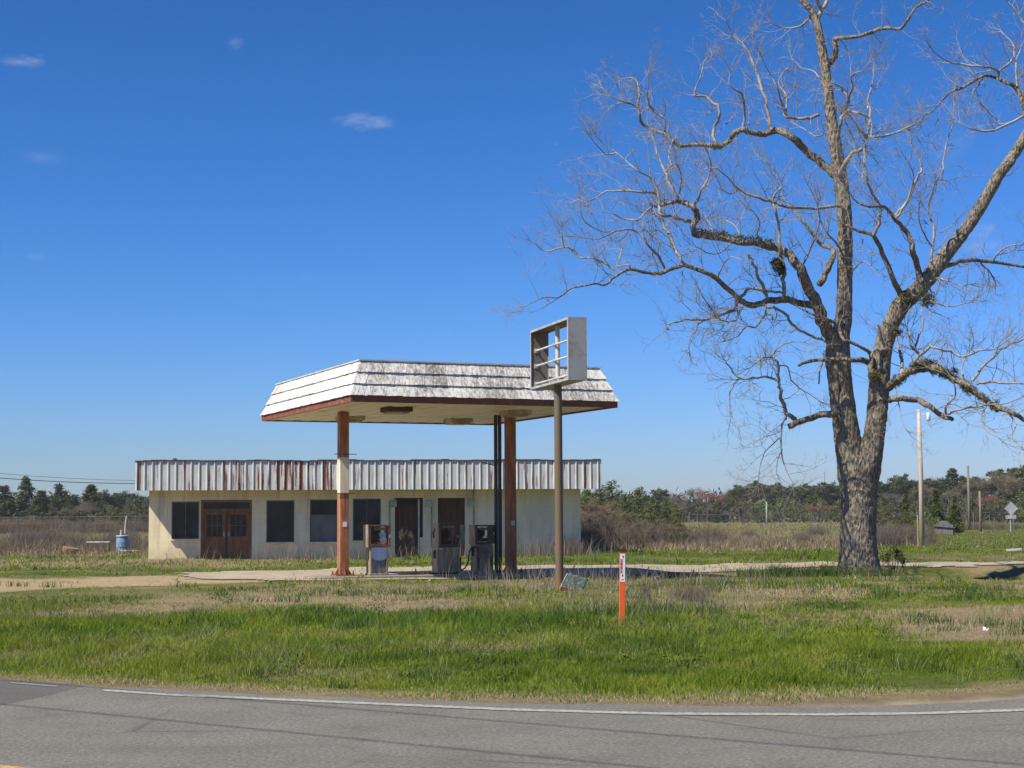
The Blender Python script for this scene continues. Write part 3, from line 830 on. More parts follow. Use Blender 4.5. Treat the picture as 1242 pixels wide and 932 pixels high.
    mb = MB(M); mb.box((hw/2-.028, -hd/2-.008, hb+.26), (.03, .012, .08)); mb.build('latch', M_galv, th)
    return th, M
p1, _ = gas_pump(-1.40, 'fuel pump with a faded blue front panel next to the cream banded post', weathered('blue_grey_panel', (.20, .215, .25), (.11, .11, .115), .45, 4, (3, 3, .4), metal=.2), M_bluepaint, .62, True, False)
p2, P2M = gas_pump(.42, 'squat grey fuel pump with dented steel front, middle of the three', M_pumpgrey, None, .99, False, False, hw=.56, H=1.28, hb=.68, bw=.60, bd=.40)
p3, P3M = gas_pump(1.40, 'fuel pump with see-through head and hose hanging from its side', M_pumpgrey, M_pumpdark, .60, False, True, hw=.56, H=1.22, hb=.74, bw=.48, bd=.36)
mb = MB(P2M); mb.span((.302, -.19, .04), (.345, .12, .42)); mb.build('side_plate', M_dark, p2)
mb = MB(P2M); mb.box((.36, -.22, .98), (.20, .014, .50), Euler((.0, .12, .5)).to_matrix()); mb.build('access_door', M_steel, p2)
mb = MB(P2M); mb.cyl((-.20, -.22, .60), (-.20, -.22, .66), .085, 12); mb.box((-.20, -.215, .35), (.13, .025, .48)); mb.build('nozzle_boot', M_steel, p2)
mb = MB(P2M); mb.tube([(-.34, -.05, .90), (-.37, -.10, 1.02), (-.36, -.16, 1.14)], .02, 6); mb.build('nozzle_hook', M_dark, p2)
for xx in (-.165, .205):
    mb = MB(P3M); mb.box((xx, -.185, .29), (.05, .012, .47)); mb.build('front_strip', M_black, p3)
hy = 40.9
hose_px = [(578, 664.5), (574, 664), (571, 666), (569, 671), (568.3, 678), (567.5, 683), (564, 689), (559, 692)]
def on_isl(px, v):  # a point on the island line seen at px
    best = None
    k = (px-CX)/FPX
    t = (k*(CO.y)-CO.x)/(math.cos(CYAW)-k*math.sin(CYAW)); return CM @ Vector((t, v, 0)), t
hp = []
for i, (px, py) in enumerate(hose_px):
    q0, t = on_isl(px, -.30); pp = P(px, py, q0.y-.28*1); hp.append(Vector((pp.x, pp.y, max(pp.z, .025))))
for px in (548, 534, 520, 511, 500, 488, 478):
    q0, t = on_isl(px, 0); yv = -.30+.05*math.sin(px*.2); hp.append(CM @ Vector((t, yv, .025)))
def catmull(pts, rad, sub=4):
    P_ = [Vector(p) for p in pts]; out = []; ro = []
    n = len(P_)
    for i in range(n-1):
        p0 = P_[max(i-1, 0)]; p1_ = P_[i]; p2_ = P_[i+1]; p3_ = P_[min(i+2, n-1)]
        for j in range(sub):
            t = j/sub
            out.append(.5*((2*p1_)+(p2_-p0)*t+(2*p0-5*p1_+4*p2_-p3_)*t*t+(3*p1_-p0-3*p2_+p3_)*t**3))
            ro.append(rad[i]*(1-t)+rad[i+1]*t)
    out.append(P_[-1]); ro.append(rad[-1]); return out, ro
hpts, hr = catmull(hp, [.019]*len(hp), 4)
mb = MB(); mb.tube(hpts, hr, 8); ho = mb.build('hose', M_rubber, p3, smooth=True)
mb = MB(); q0 = hp[0]; mb.tube([q0+Vector((.02, -.02, .03)), q0+Vector((.04, -.03, -.08)), q0+Vector((.05, -.03, -.2))], [.03, .028, .012], 8); mb.box(q0+Vector((.02, -.03, -.06)), (.03, .05, .12)); mb.build('nozzle', plain('dull_red_nozzle', (.16, .045, .035), .6), p3)

# ------------------------------------------------------------------ sign
sx0 = P(678, 628, 32.0).x
SO = Vector((sx0, 32.0, gz1(sx0, 32.0))); SYAW = math.atan2(.28, .96)
SMt = frame((SO.x, SO.y, 0), SYAW)
sign = thing('sign_frame', SO, 'empty rectangular metal sign box on a tall rusty pole', 'sign')
def mk_pole():
    m, nt, b = newmat('rust_flecked_pole')
    f = noise(nt, 4, 6, .65, sc=(2, 2, .5)); tc = N(nt, 'ShaderNodeTexCoord'); sx = N(nt, 'ShaderNodeSeparateXYZ'); L(nt, tc.outputs['Object'], sx.inputs[0])
    k = math_(nt, 'ADD', f, math_(nt, 'MULTIPLY', math_(nt, 'SUBTRACT', 2.2, sx.outputs['Z']), .07))
    c = ramp(nt, k, [(.40, (.115, .098, .064)), (.58, (.145, .095, .052)), (.70, (.20, .088, .043))])
    L(nt, c, b.inputs['Base Color']); b.inputs['Roughness'].default_value = .7; bump(nt, b, f, .3, .01); return m
mb = MB(SMt); mb.cyl((0, 0, -.3), (0, 0, 3.965), .078, 20); mb.build('pole', mk_pole(), sign, smooth=False)
HL, HD, SB, ST = 1.22, .18, 3.965, 5.155
M_signin = weathered('sign_sheet', (.33, .335, .33), (.24, .21, .18), .5, 3, (1, 1, 1), .52, .75, metal=.1, bmp=.1)
M_liner = weathered('rusty_sheet_inside', (.17, .155, .14), (.12, .085, .06), .6, 3)
for (ya, lab) in ((-HL, 'near end panel'), (HL-.02, 'far end panel')):
    mb = MB(SMt); mb.span((-HD, ya, SB), (HD, ya+.02, ST))
    for zz in np.arange(SB+.05, ST, .22):
        for xx in (-HD+.02, HD-.02):
            mb.box((xx, ya-.003 if ya < 0 else ya+.023, float(zz)), (.012, .008, .012))
    mb.build('end_panel', M_signin, sign)
mb = MB(SMt); mb.span((-HD, -HL+.0205, ST-.02), (HD, HL-.0205, ST)); mb.build('top_panel', M_signin, sign)
mb = MB(SMt); mb.span((-HD, -HL+.0205, SB), (HD, HL-.0205, SB+.02)); mb.build('bottom_panel', M_signin, sign)
for sx_ in (-1, 1):
    mb = MB(SMt); x0 = sx_*HD; x1 = sx_*(HD+.008); lip = .045
    mb.span((x0, -HL, SB), (x1, HL, SB+lip)); mb.span((x0, -HL, ST-lip), (x1, HL, ST)); mb.span((x0, -HL, SB+lip), (x1, -HL+lip, ST-lip)); mb.span((x0, HL-lip, SB+lip), (x1, HL, ST-lip))
    mb.build('retainer_lip', M_galv, sign)
mb = MB(SMt); mb.span((-HD+.004, -HL+.024, ST-.024), (HD-.004, HL-.024, ST-.0205)); mb.build('top_liner', M_liner, sign)
mb = MB(SMt); mb.span((-HD+.004, HL-.024, SB+.024), (HD-.004, HL-.0205, ST-.026)); mb.build('end_liner', M_liner, sign)
mb = MB(SMt); mb.cyl((0, 0, SB+.02), (0, 0, ST-.028), .045, 14); mb.build('centre_pipe', M_white, sign)
for fz in (.10, .40, .66):
    zz = SB+(ST-SB)*fz
    mb = MB(SMt); mb.cyl((-.07, -HL+.02, zz), (-.07, HL-.02, zz), .02, 10); mb.cyl((-.07, -.02, zz), (-.07, .02, zz), .036, 10)
    mb.build('cross_rod', M_white, sign)
    for yy in (-HL+.03, HL-.03):
        mb = MB(SMt); mb.box((-.07, yy, zz), (.09, .02, .09)); mb.build('rod_bracket', M_galv, sign)

# leaning wire rack at the foot of the pole
c00, c10, c11, c01 = P(675.5, 721, 31.35), P(700, 727, 31.3), P(714, 702, 31.65), P(688, 696, 31.7)
rack = thing('wire_rack', (c00+c10)/2, 'old framed wire mesh rack leaning at the foot of the sign pole', 'rack')
ux = (c10-c00); uy = (c01-c00); nn_ = ux.cross(uy).normalized()*.02
def bil(a, b): return (c00*(1-a)+c10*a)*(1-b)+(c01*(1-a)+c11*a)*b
mb = MB(); mb.tube([c00, c10], .011, 6); mb.tube([c10, c11], .011, 6); mb.tube([c11, c01], .011, 6); mb.tube([c01, c00], .011, 6)
mb.build('rim', M_galv, rack)
mb = MB()
for k in range(1, 15):
    t = k/15
    mb.tube([bil(t, 0), bil(t, 1)], .0035, 4); mb.tube([bil(0, t)+nn_*.2, bil(1, t)+nn_*.2], .0035, 4)
mb.build('mesh_wires', plain('green_grey_wire', (.30, .36, .33), .5), rack)
mb = MB(); mb.add([bil(.02, .02)+nn_, bil(.98, .02)+nn_, bil(.98, .98)+nn_, bil(.02, .98)+nn_, bil(.02, .02)+nn_*1.4, bil(.98, .02)+nn_*1.4, bil(.98, .98)+nn_*1.4, bil(.02, .98)+nn_*1.4], [(0,1,2,3),(7,6,5,4),(0,4,5,1),(1,5,6,2),(2,6,7,3),(3,7,4,0)])
mb.build('backing', weathered('mottled_green_backing', (.035, .06, .05), (.15, .18, .16), .6, 22, lo=.52, hi=.6), rack)
mb = MB(); q0 = P(684, 728, 31.2); mb.box((q0.x, q0.y, gz1(q0.x, q0.y)+.04), (.16, .08, .07), Euler((.1, .2, .3)).to_matrix(), .01)
tag(mb.build('clay_brick', weathered('broken_brick', (.26, .13, .08), (.2, .1, .06), .9, 8)), 'broken orange brick lying below the leaning wire rack', 'brick')

# marker post
mp_ = GR(754.5, 757); mh = P(755.5, 667, mp_.y)
mkp = thing('marker_post', (mp_.x, mp_.y, gz1(mp_.x, mp_.y)), 'bright orange flat marker post with white warning decal standing in the grass', 'marker post')
MMt = frame((mp_.x, mp_.y, 0), R_(4)) @ Matrix.Rotation(R_(1.2), 4, 'Y')
hgt = mh.z
mb = MB(MMt); mb.add([(-.040, .012, -.2), (-.034, -.004, -.2), (.034, -.004, -.2), (.040, .012, -.2), (-.040, .012, hgt-.03), (-.034, -.004, hgt-.03), (.034, -.004, hgt-.03), (.040, .012, hgt-.03)],
                      [(0,1,5,4),(1,2,6,5),(2,3,7,6),(3,0,4,7),(4,5,6,7)])
mb.build('post', M_orange, mkp)
mb = MB(MMt); mb.span((-.043, -.008, hgt-.03), (.043, .016, hgt)); mb.build('cap', plain('charred_cap', (.07, .025, .015), .8), mkp)
mb = MB(MMt); mb.span((-.032, -.0065, hgt-.42), (.032, -.0045, hgt-.055)); dec = mb.build('decal', M_decal, mkp)
cu = bpy.data.curves.new('warning_text', 'FONT'); cu.body = 'WARNING'; cu.size = .046; cu.align_x = 'CENTER'; cu.align_y = 'CENTER'; cu.extrude = .0006; cu.offset = .0012
to = bpy.data.objects.new('warning_text', cu); COL.objects.link(to)
dg = bpy.context.evaluated_depsgraph_get()
tm = bpy.data.meshes.new_from_object(to.evaluated_get(dg)); bpy.data.objects.remove(to)
W_ = max(v.co.x for v in tm.vertices)-min(v.co.x for v in tm.vertices)
Lm = root_loc(mkp)
for v in tm.vertices:
    x_, y_, z_ = v.co
    p = MMt @ Vector((-y_-.013, -.0075-z_, hgt-.215+x_*(.19/W_)))
    v.co = p-Lm
tm.materials.clear(); tm.materials.append(M_red)
o = bpy.data.objects.new('warning_text', tm); COL.objects.link(o); o.parent = dec
for (xx, zz, w_, h_) in ((.004, hgt-.085, .022, .012), (.008, hgt-.1, .012, .018), (.0, hgt-.335, .016, .03), (-.006, hgt-.345, .012, .008), (.0, hgt-.39, .028, .012)):
    mb = MB(MMt); mb.box((xx, -.0072, zz), (w_, .001, h_)); mb.build('small_print', M_black, dec)

# ------------------------------------------------------------------ big bare tree
TY = 42.0
tb = P(1042, 690, TY); tz = gz1(tb.x, TY)
pecan = thing('pecan_tree', (tb.x, TY, tz), 'huge bare grey tree with forked trunk and spreading crooked limbs', 'tree')
class Br: pass
branches = []
def br(pts, dys, rpx=None, tw=1.0, start=None):
    """pts: (px, py, radius in px); dys: distance offset at start and end"""
    b = Br(); n = len(pts)
    ln = [0]
    for i in range(1, n): ln.append(ln[-1]+math.hypot(pts[i][0]-pts[i-1][0], pts[i][1]-pts[i-1][1]))
    P3 = []; rr = []
    for i, p in enumerate(pts):
        t = ln[i]/ln[-1]; dy = dys[0]+(dys[1]-dys[0])*t + (.25*math.sin(i*2.1+p[0]) if 0 < i < n-1 and n > 4 else 0)
        Y = TY+dy
        P3.append(P(p[0], p[1], Y)); rr.append(p[2]*Y/FPX)
    b.p, b.r = catmull(P3, rr, 3); b.r = [r*(.9 if r > .03 else .8) for r in b.r]; b.tw = tw; b.n = n
    branches.append(b); return b
trunk_pts = [(1042, 700, 30), (1042, 688, 26), (1041.5, 675, 23.5), (1041, 655, 22), (1041.5, 620, 21.5), (1042, 590, 22), (1042, 570, 24), (1042, 554, 21)]
stemL = [(1036, 610, 14), (1033, 580, 17), (1029.5, 545, 16.5), (1024, 505, 15.2), (1019, 465, 14.8), (1016, 430, 15.5), (1018, 408, 13), (1023, 388, 10.5), (1024.5, 350, 9.6), (1025, 300, 9.2), (1023.5, 250, 8.8), (1018, 210, 8.8), (1011, 165, 7.6), (1005, 120, 6.6), (1001, 85, 6.3), (995, 50, 5.4), (990, 24, 4.6), (982, 10, 4.0), (968, -6, 3.5), (952, -45, 2.8), (940, -90, 1.6)]
stemR = [(1050, 600, 12), (1054, 570, 14.5), (1059, 537, 13.2), (1064, 500, 12.6), (1066.5, 465, 12.8), (1070, 430, 11.6), (1077, 402, 11.0), (1085, 385, 10.6), (1093, 370, 11.4), (1107, 357, 10.6), (1120, 345, 9.8), (1135, 325, 9.8), (1150, 305, 8.8), (1170, 280, 8.0), (1190, 250, 7.6), (1210, 215, 7.2), (1225, 195, 6.8), (1242, 168, 6.2), (1262, 135, 6), (1285, 90, 5), (1300, 40, 3.5), (1308, -20, 2)]
def main_path(pts, dys):
    n = len(pts); P3 = []; rr = []
    for i, p in enumerate(pts):
        t = i/(n-1); Y = TY+dys[0]+(dys[1]-dys[0])*t
        P3.append(P(p[0], p[1], Y)); rr.append(p[2]*Y/FPX)
    return catmull(P3, rr, 5)
core = MB()
for pts, dys in ((trunk_pts, (0, 0)), (stemL, (0, .8)), (stemR, (0, -1.2))):
    pp, rr = main_path(pts, dys); core.tube(pp, rr, 18)
# root flare
for a in np.arange(0, 2*math.pi, .9):
    a = float(a)+random.uniform(-.2, .2); c0 = Vector((tb.x, TY, tz))
    core.tube([c0+Vector((math.cos(a)*.30, math.sin(a)*.30, .55)), c0+Vector((math.cos(a)*.40, math.sin(a)*.40, .2)), c0+Vector((math.cos(a)*.52, math.sin(a)*.52, -.15))], [.13, .14, .10], 8)
co_ = core.build('trunk', M_bark, pecan)
md = co_.modifiers.new('rm', 'REMESH'); md.mode = 'VOXEL'; md.voxel_size = .032
md = co_.modifiers.new('sm', 'SMOOTH'); md.iterations = 5; md.factor = .5
tx = bpy.data.textures.new('bark_lumps', 'CLOUDS'); tx.noise_scale = .2; tx.noise_depth = 3
md = co_.modifiers.new('dp', 'DISPLACE'); md.texture = tx; md.strength = .055; md.mid_level = .5; md.texture_coords = 'LOCAL'
dg = bpy.context.evaluated_depsgraph_get(); dg.update()
nm = bpy.data.meshes.new_from_object(co_.evaluated_get(dg)); co_.modifiers.clear(); co_.data = nm
nm.polygons.foreach_set('use_smooth', [True]*len(nm.polygons))
for pts, dys in ((stemL[7:], (.25, .8)), (stemR[9:], (-.5, -1.2))):
    b = Br(); b.p, b.r = main_path(pts, dys); b.tw = .5; b.core = True; branches.append(b)

limbs = []
def limb(pts, dys, tw=1.0):
    b = br(pts, dys, tw=tw); limbs.append(b); return b
def sub(*a, **k): return br(*a, **k)
# main limbs (centre lines followed from the picture, each with its own distance)
limb([(1012, 425, 10), (1003, 402, 10), (994, 380, 9.2), (984, 352, 8.2), (970, 325, 7.2), (957, 310, 6.6), (944, 302, 6), (930, 298, 5.6), (905, 294, 5.2), (880, 290, 5), (856, 287, 4.8), (843, 284, 4.6), (840, 274, 4.4), (846, 265, 4.6), (842, 253, 4.2), (832, 247, 4), (821, 244, 3.6), (811, 246, 3), (799, 250, 2.6)], (.1, -2.2))
limb([(1012, 214, 6), (999, 199.6, 6.2), (977, 182, 6), (960, 167, 5.6), (941, 159, 5.2), (928, 162, 4.6), (911, 161, 4.4), (900, 158, 4.4), (891, 162, 4.2), (881, 174, 4), (868, 177, 3.6), (840, 175.5, 3.2), (823, 177, 3), (814, 169.5, 2.8), (806, 162, 2.6), (780, 152, 2.3), (776, 139, 2), (771.6, 128.7, 1.7), (752, 122, 1.3), (737, 114, 1), (731, 107, .7)], (.6, 2.0))
limb([(986, 371, 5.5), (974, 369, 5.4), (960, 365, 5.2), (947, 363, 5), (930, 366, 4.8), (915, 370.6, 4.6), (900, 367, 4.6), (887, 354.5, 4.2), (868, 337, 3.8), (853, 329, 3.5), (840, 325, 3.2), (831, 322, 3.1), (818, 325.5, 3), (799, 332, 2.7), (781, 330, 2.4), (764, 327, 2.2), (747, 335, 2), (734, 346, 1.6), (723, 344, 1.5), (713, 346, 1.4), (693, 350, 1.3), (678, 361, 1.1), (661, 361, .8), (642, 369, .5)], (-.1, -4.2))
limb([(1066, 476, 7), (1074, 472, 6.6), (1083, 466, 6.4), (1099, 453, 6.2), (1118, 446, 6.4), (1137, 448, 6.4), (1156, 458, 6), (1172, 467, 5.4), (1189, 481, 4.6), (1208, 493, 4.2), (1227, 500, 3.8), (1242, 509, 3.4), (1270, 525, 2.5), (1300, 535, 1.2)], (-.4, -2.8))
limb([(1068, 483, 5), (1079, 484, 5), (1094, 482.7, 4.8), (1113, 486, 4.5), (1127, 493, 4.2), (1142, 504, 3.9), (1155, 509, 3.2)], (-.4, -1.6), .4)
limb([(1013, 502, 6), (1007, 503, 5.2), (991, 505, 4.8), (972, 512, 4.6), (956, 517, 4.2)], (-.2, -1.2), .2)
limb([(1064, 458, 6), (1058, 456, 6.5), (1056, 446, 4), (1055.5, 430, 3), (1046, 422, 2.6), (1031, 415, 2.6), (1022, 411, 2.6), (1017, 398, 2.4), (1010, 390, 2.2), (998, 386, 2), (982, 380, 1.6), (970, 374, 1.0)], (-.3, -.9), .6)
limb([(1060, 452, 4), (1050, 438, 4.5), (1031, 436.7, 3.2), (1012, 436, 2.9), (986, 438, 2.6), (968.7, 443, 2.2)], (-.4, -1.1), .2)
limb([(1004, 80, 5), (1010, 72, 4.6), (1014, 62, 4.2), (1013, 48, 3.8), (1021, 46, 3.2), (1043, 44, 3), (1064, 36.5, 2.9), (1079, 34, 2.7), (1092, 35, 2.4), (1103, 21.5, 2.1), (1111.6, 8.6, 1.8), (1124, 2, 1.5), (1140, -12, 1)], (.7, -1.5))
limb([(994, 345, 5), (1000, 335, 5), (1006, 322, 4.6), (1011, 306, 4), (1006, 300, 3.4), (997, 298, 3), (984, 281, 2.5), (964, 258, 1.8), (950, 240, 1)], (.1, 1.6))
limb([(1119, 345, 5), (1112, 322, 4.6), (1107, 303, 4.2), (1101, 284, 3.9), (1086, 266.5, 3), (1073, 251, 2.3), (1054, 251, 1.8), (1038, 244, 1.4), (1031, 234, 1)], (-.7, -2.4))
limb([(1093, 361, 4.6), (1082, 336, 4), (1071, 309, 3.6), (1059, 286, 3.2), (1048, 282, 2.4), (1036, 279, 2), (1024, 272, 1.2)], (-.5, -1.9))
limb([(1122, 345, 4.4), (1134, 333, 4), (1150, 322, 3.6), (1171, 316, 3), (1199, 317, 2.6), (1240, 324, 2.1), (1285, 337, 1.2)], (-.7, 1.4))
limb([(1252, 158, 4.6), (1244, 136, 4), (1240, 124, 3.7), (1233, 106, 3.4), (1221, 101, 2.8), (1210, 96, 2.6), (1193, 92, 2.4), (1171, 105, 2), (1150, 114, 1.7), (1133, 133, 1.2), (1120, 142, .8)], (-.9, .8))
